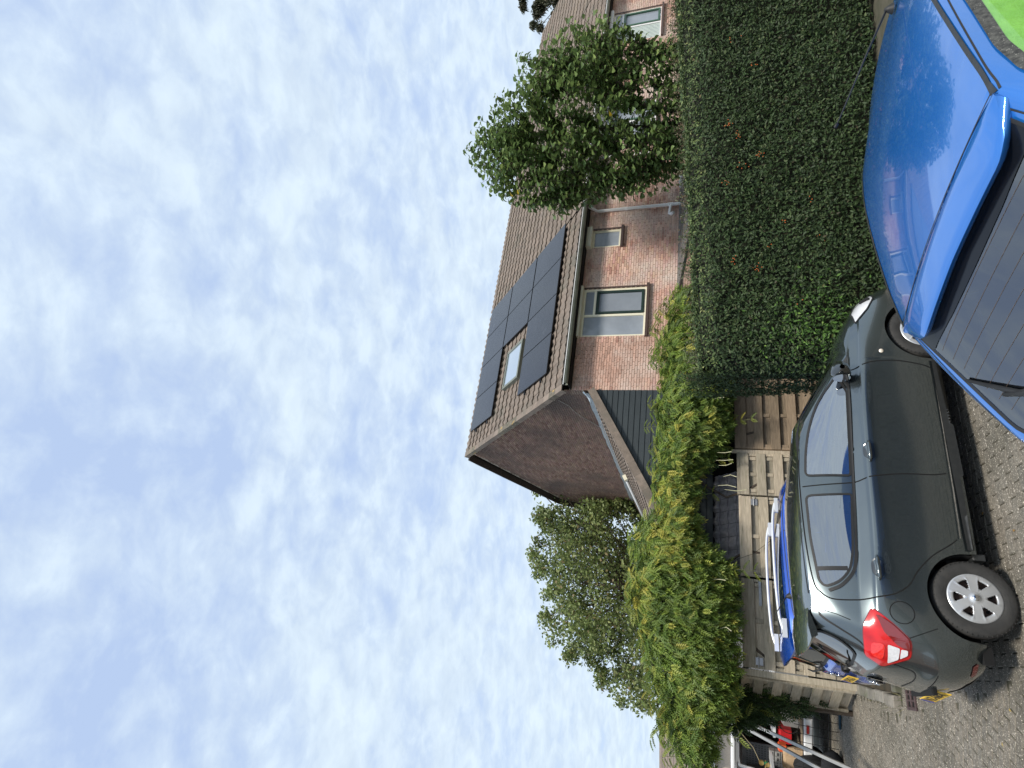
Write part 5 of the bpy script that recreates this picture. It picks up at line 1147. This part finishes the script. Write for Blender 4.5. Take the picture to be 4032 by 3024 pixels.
b2.patch('roof_reflection', [(-.25, -.46), (1.45, -.44), (1.45, .44), (-.25, .46)], 'top', mat('navy roof reflection', (.01, .02, .06), .08, coat=1), .004, .12)  # navy sheet whose colour imitates a dark reflection in the roof
l, n_ = b2.hit('rear', (0, .96), .02); MB().lathe([(.03, 0), (.03, .03), (0, .035)], l, n_, 12).tube([l + n_ * .035, l + n_ * .04 + Vector((0, .18, .05)), l + n_ * .02 + Vector((0.03, .36, .10))], [.016, .012, .006], 6).build('rear_wiper', M_rub, b2.t, smooth=True)
l, n_ = b2.hit('rear', (0, .70), .012); nn_ = Vector((-1, 0, .18)).normalized(); plate(b2, frame(l + Vector((-.012, 0, 0)), (0, -1, 0), Vector((0, -1, 0)).cross(nn_) * -1, nn_), '97-PGL-5', .44, .11)
l, n_ = b2.hit('rear', (0, .85), .006)
lion = MB(); UU, VV = Vector((0, -1, 0)), Vector((.15, 0, 1)).normalized()
def lp(pts, r): lion.tube([l + UU * a + VV * b + Vector((-.004, 0, 0)) for a, b in pts], r, 6)
lp([(-.03, -.03), (-.02, .0), (.0, .03), (.015, .05)], [.010, .016, .018, .010]); lp([(.0, .02), (.035, .03), (.05, .02)], .006); lp([(-.005, .0), (.03, -.005), (.045, .0)], .006); lp([(-.02, -.02), (.015, -.04), (.02, -.055)], [.010, .008, .006]); lp([(-.025, -.02), (-.045, -.045)], .008); lp([(-.03, -.01), (-.055, .02), (-.05, .04)], .005)
lion.build('lion_badge', M_chrome, b2.t, smooth=True)
l, n_ = b2.hit('rear', (-.42, .87), .006); text_mb('206 SW', .050, .002, 'model_script', M_chrome, b2.t, frame(l, (0, -1, 0), (.1, 0, .995), (-.995, 0, .1)), .002)
for sg in (-1, 1):
    o = b2.patch('tail_light', rnd_poly([(sg * .56, .62), (sg * .56, .84), (sg * .68, .84), (sg * .70, .62)], .03), 'rear', M_red, .008, .04)
b2.patch('bumper_insert', rnd_poly([(-.55, .24), (.55, .24), (.52, .36), (-.52, .36)], .03), 'rear', M_plas, .006, .06)
for x in (0, 2.58):
    for sg in (-1, 1): b2.wheel(x, sg)
# ---------------------------------------------------------------- near blue hatchback, seen from behind its right rear corner
M_blue2 = mat('sky blue metallic paint', (.016, .165, .56), .22, (.013, .15, .51), 2, metal=.35, coat=1, spec=.6)
TB = R(37)
K0 = [(-.72, 0, .25), (-.71, .38, .25), (-.66, .58, .25), (-.52, .69, .26), (-.30, .74, .26), (.1, .76, .24), (.6, .77, .22), (1.2, .77, .21), (1.85, .76, .21), (2.44, .75, .22), (2.70, .68, .22), (2.85, .56, .20), (2.93, .35, .19), (2.95, 0, .19)]
def up(Lv, z, ry, dx, dz=None): return [(x + (dx if x < 0 else (ry if x > 2.6 else 0)), y * 1.06 if 0 < y else 0, z) for x, y, _ in Lv]
K1_ = [(x - (.08 if x < 0 else -.04), min(.80, y * 1.07), .38) for x, y, _ in K0]
K2 = [(x - (.12 if x < 0 else -.05), min(.81, y * 1.09), .58) for x, y, _ in K0]
K3 = [(x - (.12 if x < 0 else 0), min(.81, y * 1.08), .76) for x, y, _ in K0]
K4 = [(-.84, 0, .92), (-.82, .38, .92), (-.78, .58, .93), (-.68, .72, .95), (-.40, .785, .96), (.1, .80, .95), (.6, .80, .92), (1.2, .80, .90), (1.85, .795, .87), (2.40, .76, .84), (2.66, .68, .82), (2.78, .55, .80), (2.86, .34, .79), (2.88, 0, .79)]
K5 = [(-.80, 0, 1.02), (-.785, .38, 1.025), (-.75, .57, 1.04), (-.66, .685, 1.07), (-.42, .745, 1.08), (.1, .76, 1.03), (.6, .77, 1.0), (1.2, .765, .98), (1.85, .75, .95), (2.36, .70, .91), (2.55, .62, .89), (2.66, .5, .88), (2.72, .32, .88), (2.74, 0, .885)]
GB3 = K5[:7] + [(1.2, .765, .98), (1.80, .75, .96), (2.10, .70, .96), (2.2, .62, .97), (2.28, .5, .98), (2.33, .28, .99), (2.35, 0, 1.0)]
GR3 = [(-.02, 0, 1.455), (-.02, .36, 1.45), (-.02, .54, 1.435), (-.01, .63, 1.42), (.10, .652, 1.425), (.3, .660, 1.44), (.7, .66, 1.455), (1.05, .65, 1.455), (1.35, .63, 1.43), (1.50, .60, 1.39), (1.56, .52, 1.39), (1.60, .40, 1.40), (1.63, .22, 1.41), (1.64, 0, 1.415)]
b3 = Car('hatchback', 'light blue metallic hatchback in the foreground with its rear spoiler and sloping rear window nearest', 'car', (.69, 3.06, 0), TB, [K0, K1_, K2, K3, K4, K5], GB3, GR3, (.12, 2.36), .33, M_blue2, fr_open=True)
GLZ = rnd_poly([(-.07, -.575), (-.07, .575), (-.69, .615), (-.765, .3), (-.765, -.3), (-.69, -.615)], [.05, .05, .08, .2, .2, .08])
M_rg = glassm('near rear glass', (.42, .48, .50), 2.6)
gl = b3.patch('rear_window', GLZ, 'top', M_rg, .006, .04)
b3.cut(GLZ, 'top'); b3.cabin(1.15, .42, .50, 1.95, .58, 1.15); MB().cbox((-.22, 0, .93), (.62, 1.10, .03), .01).build('parcel_shelf', M_cab_i, b3.t)
b3.strip('window_seal', GLZ, 'top', M_rub, .022, .008, parent=gl, closed=True)
b3.patch('shade_band', rnd_poly([(-.065, -.57), (-.065, .57), (-.215, .582), (-.235, .3), (-.24, 0), (-.235, -.3), (-.215, -.582)], .02), 'top', mat('spoiler shade black', (.006, .007, .009), .12), .009, .04, parent=gl)  # black band across the glass top painted as shade from the spoiler
ht = MB()
for k in range(9):
    x = -.25 - .058 * k; b3.strip('s', [(x, -.54), (x, .54)], 'top', M_rub, .0014, .0072, join=ht, h=.06)
ht.build('heater_wire', mat('heater wire', (.10, .07, .05), .5), gl)
# roof ditch, seam and spoiler
for sg in (-1, 1):
    b3.strip('roof_ditch', smooth_path([(-.02, sg * .628), (.1, sg * .640), (.3, sg * .646), (.7, sg * .646), (1.1, sg * .636), (1.4, sg * .61)]), 'top', mat('black ditch trim', (.018, .02, .022), .35, (.03, .032, .034), 30, bump=.2), .022, .004)
sp = MB(); rows = []; top = []
for y in np.linspace(-.635, .635, 41):
    q = abs(y) / .635; xl = -.205 + .145 * max(0, (q - .72) / .28) ** 1.6 - .02 * (q if q < .72 else .72); z0 = 1.452 - .030 * q ** 2; zl = 1.412 - .022 * q ** 2; dep = .012 * math.exp(-((q - .0) / .5) ** 4)
    rows.append([(-.028, y, z0 - .03), (-.030, y, z0 + .004), (-.036, y, z0 + .005), (-.09 if q < .9 else -.05, y, z0 + .002), (xl * .72, y, zl + .018), (xl + .012, y, zl + .012), (xl, y, zl + .002), (xl + .004, y, zl - .012), (xl * .8, y * .985, zl - .035), (xl * .62, y * .97, zl - .062), (xl * .5 - .01, y * .955, zl - .082), (-.04, y * .95, zl - .085)])
sp.grid(rows); n_ = len(rows[0]); sp.add(rows[0], [tuple(range(n_))]); sp.add(rows[-1], [tuple(range(n_ - 1, -1, -1))]); spo = sp.build('roof_spoiler', M_blue2, b3.t, smooth=True, angle=50)
MB().grid([[(-.026, y, 1.4585 - .030 * (abs(y) / .635) ** 2 + .001), (-.020, y, 1.4595 - .030 * (abs(y) / .635) ** 2 + .001)] for y in np.linspace(-.63, .63, 30)]).build('spoiler_gap', M_rub, b3.t)
# black strip coloured as the shade under the spoiler
bu = MB(); bu.grid([[(-.10, y, 1.345 - .03 * (abs(y) / .6) ** 2), (-.16, y, 1.318 - .03 * (abs(y) / .6) ** 2)] for y in np.linspace(-.56, .56, 21)]).build('under_spoiler_shade', M_rub, b3.t)
# right side window, its pane coloured bright lime green
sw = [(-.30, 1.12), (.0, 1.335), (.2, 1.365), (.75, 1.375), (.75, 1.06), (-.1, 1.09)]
o = b3.patch('rear_side_window', rnd_poly(sw, .04), 'side', mat('lime green pane', (.20, .50, .06), .35, (.11, .34, .03), 7, coat=1, bump=.4, bscale=14), .006, .05); b3.strip('window_seal', rnd_poly(sw, .04), 'side', mat('worn black rubber', (.02, .02, .02), .6, (.10, .10, .09), 60, fleck=((.35, .34, .30), 160, .66)), .038, .010, parent=o, closed=True)
b3.patch('front_side_window', rnd_poly([(.83, 1.06), (.83, 1.375), (1.2, 1.36), (1.75, 1.06)], .04), 'side', M_cg, .006, .06)
b3.strip('cant_rail_gap', smooth_path([(-.02, 1.405), (.2, 1.425), (.7, 1.43), (1.2, 1.41)]), 'side', M_rub, .006, .002)
ss = MB()
for p in ([(.79, 1.43), (.79, 1.0), (.8, .4)], [(-.2, 1.3), (-.05, 1.0), (.1, .75)]): b3.strip('s', smooth_path(p), 'side', M_rub, .007, .002, join=ss)
for p in ([(-.08, .605), (-.4, .655), (-.62, .675)], [(-.08, -.605), (-.4, -.655), (-.62, -.675)]): b3.strip('s', smooth_path(p), 'top', M_rub, .007, .002, join=ss)
ss.build('panel_gap', M_rub, b3.t)
# rear wiper lying along the foot of the glass
def onglass(x, y, o_): return b3.hit('top', (x, y), o_)[0]
wp = MB(); wp.lathe([(.034, 0), (.032, .03), (.02, .045), (0, .05)], onglass(-.74, .02, .0), (-.35, 0, .93), 16); wp.tube([onglass(-.74, .02, .04), onglass(-.71, .16, .055), onglass(-.62, .36, .045), onglass(-.56, .46, .03)], [.022, .018, .013, .010], 8); wp.tube([onglass(-.72, .12, .014), onglass(-.60, .40, .020), onglass(-.40, .575, .016)], [.010, .015, .007], 6)
wp.build('rear_wiper', M_rub, b3.t, smooth=True)
MB().tube([onglass(-.655, .30, .045), onglass(-.635, .36, .045)], .011, 8).build('wiper_cap', M_white, b3.t)
for sg in (-1, 1): b3.patch('tail_light', rnd_poly([(sg * .56, .72), (sg * .56, .90), (sg * .70, .92), (sg * .72, .70)], .03), 'rear', M_red, .008, .04)
l, n_ = b3.hit('rear', (0, .62), .012); MB().cbox(l, (.012, .50, .11), .002).build('number_plate', M_plate, b3.t)
am = MB(); am.lathe([(.03, 0), (.02, .02), (.008, .04), (0, .04)], (1.42, -.35, 1.45), (0, 0, 1), 12).tube([(1.42, -.35, 1.48), (1.25, -.22, 1.57), (1.0, .0, 1.70), (.975, .02, 1.715)], [.006, .005, .0035, .003], 6).lathe([(0, .016), (.009, .010), (.009, -.010), (0, -.014)], (.97, .025, 1.717), (-.6, .55, .5), 8)
am.build('antenna', M_rub, b3.t, smooth=True)
for x in (.12, 2.36):
    for sg in (-1, 1): b3.wheel(x, sg, r=.285, rim=.18)

# ---------------------------------------------------------------- white van with open back
VY = 13.3
van = thing('van', 'white van with its rear doors open and the load space crammed with tools', 'van', (-7.4, VY, 0), 0)
M_vw = mat('van white', (.78, .79, .79), .3, (.70, .71, .71), 3, coat=.6)
M_teal = mat('pale teal paint', (.20, .36, .33), .35, (.15, .29, .27), 3, coat=.5)
M_ply = mat('grey plywood lining', (.10, .095, .085), .8, (.06, .058, .052), 6, aniso=(8, 1, 1))
M_floor = mat('worn plywood floor', (.30, .25, .18), .8, (.20, .165, .12), 5, aniso=(8, 1, 1))
m_ = MB(); HWD = .92
m_.box((-HWD, 2.1, 1.05), (.06, 4.2, 1.5)).box((HWD, 2.1, 1.05), (.06, 4.2, 1.5)).box((0, 2.1, 1.84), (1.9, 4.2, .06)); m_.cbox((0, .02, 1.90), (1.78, .5, .06), .02)
m_.build('body', M_vw, van)
MB().box((0, 2.0, .50), (1.78, 4.0, .06)).build('load_floor', M_floor, van)
MB().box((0, 2.8, .98), (1.78, .04, 1.0)).build('bulkhead', M_ply, van)
for x in (-.86, .86):
    for k in range(9): MB().box((x, .25 + k * .29, 1.05), (.03, .27, 1.1)).build('lining_plank', M_ply, van)
for x in (-.42, .25): MB().box((x, 2.83, 1.62), (.42, .02, .26)).build('cab_window', mat('pale daylight pane', (.45, .55, .55), .1, (.35, .45, .45), 3), van)  # opaque pale panes, coloured as daylight coming through the cab
fr_ = MB()
for sg in (-1, 1): fr_.tube([(sg * .66, -.0, .52), (sg * .74, -.01, .9), (sg * .79, -.01, 1.35), (sg * .74, .0, 1.76), (sg * .55, 0, 1.80)], .035, 8)
fr_.box((0, 0, 1.80), (1.3, .07, .07)); fr_.build('door_frame', M_vw, van, smooth=True, angle=50)
for sg in (-1, 1):
    MB().cbox((sg * .84, -.01, 1.12), (.16, .05, 1.30), .015, (1, 0, 0), (0, 0, 1), (0, -1, 0)).build('rear_pillar', M_teal, van)
    lo = MB().cbox((sg * .84, -.05, 1.27), (.11, .44, .05), .015, (1, 0, 0), (0, 0, 1), (0, -1, 0)).build('tail_light', M_redd, van)
    MB().cbox((sg * .82, -.08, 1.36), (.08, .13, .02), .01, (1, 0, 0), (0, 0, 1), (0, -1, 0)).build('white_lens', M_lensw, lo); MB().cbox((sg * .82, -.08, 1.18), (.08, .15, .02), .01, (1, 0, 0), (0, 0, 1), (0, -1, 0)).build('red_lens', MATS['bright red lens'], lo)
    MB().cbox((sg * .86, -.05, .80), (.08, .13, .03), .01, (1, 0, 0), (0, 0, 1), (0, -1, 0)).build('reflector', M_red, van)
    dr_ = bpy.data.objects.new('rear_door', None); COL.objects.link(dr_); dr_.parent = van; dr_.location = (sg * .93, -.02, .50); dr_.rotation_euler = (0, 0, R(-80 if sg > 0 else -97))
    MB().cbox((.33, 0, .65), (.66, .05, 1.30), .01, (1, 0, 0), (0, 0, 1), (0, -1, 0)).build('door_skin', M_vw, dr_); MB().box((.33, .03, 1.0), (.44, .02, .46)).build('door_window', M_cgd, dr_); MB().box((.33, .03, .4), (.5, .02, .42)).build('door_card', M_teal, dr_)
MB().cbox((.04, -.14, .46), (1.10, .16, .15), .02, (1, 0, 0), (0, 0, 1), (0, -1, 0)).build('bumper', M_vw, van); MB().cbox((-.74, -.14, .46), (.30, .16, .15), .02, (1, 0, 0), (0, 0, 1), (0, -1, 0)).build('bumper', M_vw, van)
MB().box((.38, -.225, .475), (.17, .01, .05)).build('reflector', M_red, van)
for x in (-.78, .78):
    for y in (.9, 3.3): MB().lathe([(.2, -.09), (.3, -.08), (.31, 0), (.3, .08), (.2, .09), (0, .06)], (x, y, .31), (math.copysign(1, x), 0, 0), 28).build('wheel', M_tyre, van, smooth=True, angle=40)
MB().box((0, 2.1, .40), (1.6, 3.6, .12)).build('underbody', M_under, van)
# load and clutter
def item(name, label, cat, mb, m, smooth=False): return tag(mb.build(name, m, smooth=smooth, angle=50 if smooth else None), label, cat)
VX = -7.4
M_gplas = mat('grey plastic', (.34, .34, .33), .6, (.27, .27, .26), 8); M_blk = mat('black fabric', (.010, .011, .012), .85, (.018, .018, .02), 12, bump=.4); M_redp = mat('red plastic', (.50, .02, .025), .4, (.40, .015, .02), 8)
item('crate', 'grey plastic tool crate on the van floor', 'crate', MB().cbox((VX + .30, VY + .55, .72), (.46, .40, .36), .05), M_gplas)
for k, (x, z, l_) in enumerate(((.47, .60, 'lowest pale wooden batten leaning on the van door frame'), (.49, .68, 'middle pale wooden batten beside the van door frame'), (.51, .76, 'upper pale wooden batten beside the van door frame'))): item('batten', l_, 'wood', MB().box((VX + x, VY + .25, z), (.16, .5, .03)), mat('pale timber', (.55, .42, .26), .7, (.45, .33, .2), 5))
item('tool_box', 'red plastic box between crate and paper bag in the van', 'box', MB().cbox((VX - .08, VY + .35, .84), (.30, .3, .24), .03), M_redp)
pb = MB(); pb.grid([[(VX - .34 + .22 * math.cos(a) * w + .02 * math.sin(3 * a), VY - .10 + .12 * math.sin(a) * w, z) for a in np.linspace(0, 6.283, 13)[:-1]] for z, w in ((.55, 1), (.7, 1.05), (.88, .95), (.93, .8))], close=True); item('paper_bag', 'crumpled brown paper bag standing in the van opening', 'bag', pb, mat('brown paper', (.50, .36, .22), .8, (.42, .29, .17), 10, bump=.5))
item('orange_case', 'small orange case beside the paper bag', 'case', MB().cbox((VX - .16, VY - .05, .94), (.14, .14, .16), .03), mat('orange plastic', (.72, .13, .04), .4, (.6, .1, .03), 8))
sh = thing('shelf_unit', 'grey perforated shelf unit with small drawers in the van', 'shelf', (VX - .62, VY + .1, .54))
MB().box((0, .2, .6), (.5, .03, 1.1)).build('back_panel', mat('perforated grey panel', (.10, .105, .11), .5, (.07, .075, .08), 20), sh)
pe_ = MB()
for i in range(9):
    for j in range(16): pe_.box((-.2 + .05 * i, .182, .15 + .06 * j), (.018, .004, .018))
pe_.build('perforations', M_under, sh, kind='stuff')
for i in range(2):
    for j in range(3): d_ = MB().cbox((.14 - .0 + .11 * i - .05, .05, .35 + .11 * j), (.105, .10, .12), .01, (1, 0, 0), (0, 0, 1), (0, -1, 0)).build('drawer', M_gplas, sh); MB().box((.09 + .11 * i, -.015, .35 + .11 * j), (.06, .01, .02)).build('drawer_pull', M_rub, d_)
bg_ = MB(); 
def blob(c, r, seed):
    b = MB(); rows = []
    for i in range(9):
        a = math.pi * i / 8; rows.append([(c[0] + r[0] * math.sin(a) * math.cos(t) * (1 + .10 * math.sin(3 * t + seed + i)), c[1] + r[1] * math.sin(a) * math.sin(t), c[2] + r[2] * math.cos(a) * (1 + .05 * math.sin(5 * t + seed))) for t in np.linspace(0, 2 * math.pi, 17)[:-1]])
    return b.grid(rows, close=True)
item('work_bag', 'big black fabric bag hanging over the van bumper', 'bag', blob((VX - .34, VY - .28, .40), (.24, .20, .34), 1), M_blk, True)
item('work_bag', 'black bag slumped on the paving at the left edge below the poles', 'bag', blob((-7.25, 12.3, .16), (.30, .22, .20), 3), M_blk, True)
item('cardboard_box', 'small white box on the ground at the frame edge', 'box', MB().cbox((-7.62, 11.95, .10), (.26, .22, .16), .01), M_white)
rd_ = blob((-6.4, 13.0, .16), (.13, .12, .10), 2); rd_.tube([(-6.5, 12.95, .06), (-6.4, 12.8, .03), (-6.3, 12.85, .05)], .02, 8); item('power_tool', 'small red and black power tool lying under the vine', 'tool', rd_, M_redp, True)
wt = MB().cbox((-6.05, 12.6, .05), (.22, .34, .09), .04); item('charger_case', 'black and white tool case lying flat on the paving', 'case', wt, mat('white and black shell', (.6, .62, .64), .3, (.03, .03, .03), 9))
item('plastic_strip', 'short dark teal strip lying in front of the wire mesh', 'strip', MB().cbox((-6.42, 12.45, .02), (.28, .07, .03), .005), mat('dark teal', (.01, .05, .08), .5))
wm = thing('wire_mesh', 'black welded wire mesh panel standing upright in front of the van', 'mesh', (-6.72, 12.65, 0), 0)
M_wire = mat('black wire', (.012, .012, .012), .5)
for k in range(11): MB().tube([(-.85 + .165 * k, 0, .0), (-.85 + .165 * k, .05, .78)], .006, 6).build('vertical_wire', M_wire, wm)
for z in (.17, .62): MB().tube([(-.92, .01, z), (.92, .04, z)], .007, 6).build('horizontal_wire', M_wire, wm)
M_alu = mat('dull aluminium', (.42, .41, .38), .45, (.34, .33, .31), 6, metal=.5)
for (p, q, l_) in (((-6.99, 13.08, 1.90), (-5.63, 9.37, 0), 'upper of two long grey metal poles leaning on the van roof'), ((-7.12, 13.08, 1.87), (-5.91, 9.37, 0), 'lower of two long grey metal poles leaning on the van roof')):
    p, q = Vector(p), Vector(q); d = (q - p).normalized(); s_ = d.cross(Vector((0, 0, 1))).normalized(); u_ = s_.cross(d)
    item('metal_pole', l_, 'pole', MB().cbox((p + q) / 2, ((q - p).length, .055, .045), .006, d, s_, u_), M_alu)
gr = thing('gas_regulator', 'brass and green gas regulator hanging from a cord in front of the shelf', 'regulator', (VX - .50, VY - .15, 1.34))
M_brass = mat('brass', (.50, .36, .14), .3, (.42, .3, .1), 9, metal=.8)
MB().lathe([(0, 0), (.05, 0), (.05, .04), (0, .045)], (0, 0, 0), (0, -1, 0), 18).build('gauge', M_brass, gr); MB().lathe([(0, 0), (.045, 0), (.045, .04), (0, .045)], (-.02, 0, -.12), (0, -1, 0), 18).build('gauge', M_brass, gr); MB().cbox((0, 0, -.07), (.05, .05, .10), .01).build('valve', mat('green enamel', (.02, .22, .10), .4), gr); MB().tube([(-.12, 0, -.08), (.05, 0, -.08)], .012, 8).build('pipe_fitting', M_brass, gr)
item('cord', 'thin beige cord hanging from the van roof edge to the regulator', 'cord', MB().tube([(VX + .35, VY - .3, 2.15), (VX + .1, VY - .25, 1.75), (VX - .2, VY - .2, 1.50), (VX - .48, VY - .15, 1.38)], .006, 5), mat('beige cord', (.5, .42, .25), .8))
item('cable', 'thin black cable slanting down across the gate boards', 'cable', MB().tube([tuple(FO + FD * 1.9 + Vector((.03, -.12, 1.88))), tuple(FO + FD * 2.05 + Vector((0, -.10, 1.6))), tuple(FO + FD * 2.35 + Vector((0, -.09, 1.25)))], .004, 5), M_wire)
item('coiled_cable', 'loop of black cable lying round the crate in the van', 'cable', MB().tube([(VX + .28 + .22 * math.cos(a), VY + .1, .78 + .19 * math.sin(a)) for a in np.linspace(.6, 6.4, 20)], .008, 5), M_wire)

# ---------------------------------------------------------------- far house at the left edge
fh = thing('far_house', 'distant low brick house with a brown tiled roof at the left edge behind the van', 'house', (-24.3, 40, 0), 0)
MB().box((-8, 4, 1.65), (16, 8, 3.3)).build('wall', mat('far brick', (.34, .22, .18), .9, (.27, .165, .13), 9, bump=.4, bscale=20), fh)
m_ = MB()
for k in range(12):
    y = -.4 + .34 * k; z = 3.2 + .22 * k; m_.box((-8, y + .17, z + .02), (16.4, .37, .05), (1, 0, 0), Vector((0, .84, .54)), Vector((0, -.54, .84)), tint=(rnd.uniform(.85, 1.1),) * 3)
m_.build('roof', M_tile, fh)
MB().box((-3, -.02, 2.6), (1.2, .08, .9)).build('window', M_white, fh)
gh_ = thing('garage', 'pale flat roofed garage edge seen above the white van', 'garage', (-21.1, 34, 0), 0); MB().box((-5, 3, 1.0), (10, 6, 2.0)).build('wall', M_mortd, gh_); MB().box((-5, 2.9, 2.13), (10.3, 6.4, .26)).build('fascia', mat('light grey fascia', (.50, .52, .52), .5, (.44, .46, .46), 2), gh_)

# ---------------------------------------------------------------- buildings across the lane behind the camera (seen only as reflections in the cars)
oh = thing('lane_house', 'brick house across the lane mirrored in the windows of the dark car', 'house', (-19, -6, 0), R(62))
MB().box((0, 0, 2.7), (24, 8, 5.4)).build('wall', MATS['far brick'], oh)
m_ = MB()
for sg in (-1, 1):
    for k in range(12): m_.box((0, sg * (4.3 - .36 * k - .18), 5.4 + .30 * k + .15), (24.4, .48, .05), (1, 0, 0), Vector((0, -sg * .77, .64)), Vector((0, sg * .64, .77)), tint=(rnd.uniform(.85, 1.1),) * 3)
m_.build('roof', M_tile, oh)
for k in range(6):
    for z in (1.5, 4.1): MB().box((-9.5 + 3.8 * k, -4.03, z), (1.7, .06, 1.3)).build('window', M_cream, oh); MB().box((-9.5 + 3.8 * k, -4.07, z), (1.5, .03, 1.1)).build('pane', M_glass, oh)
far_tree('round green tree across the lane mirrored in the car glass', [(-9, 1.5), (-5, 1.2), (-4.2, 4), (-5.5, 6.3), (-8, 6.5), (-9.8, 4)], -6.5, 1.8, 60, 3000, .2, GC, [3, 4, 2, .35], (-7, 2.5, .16), .6)
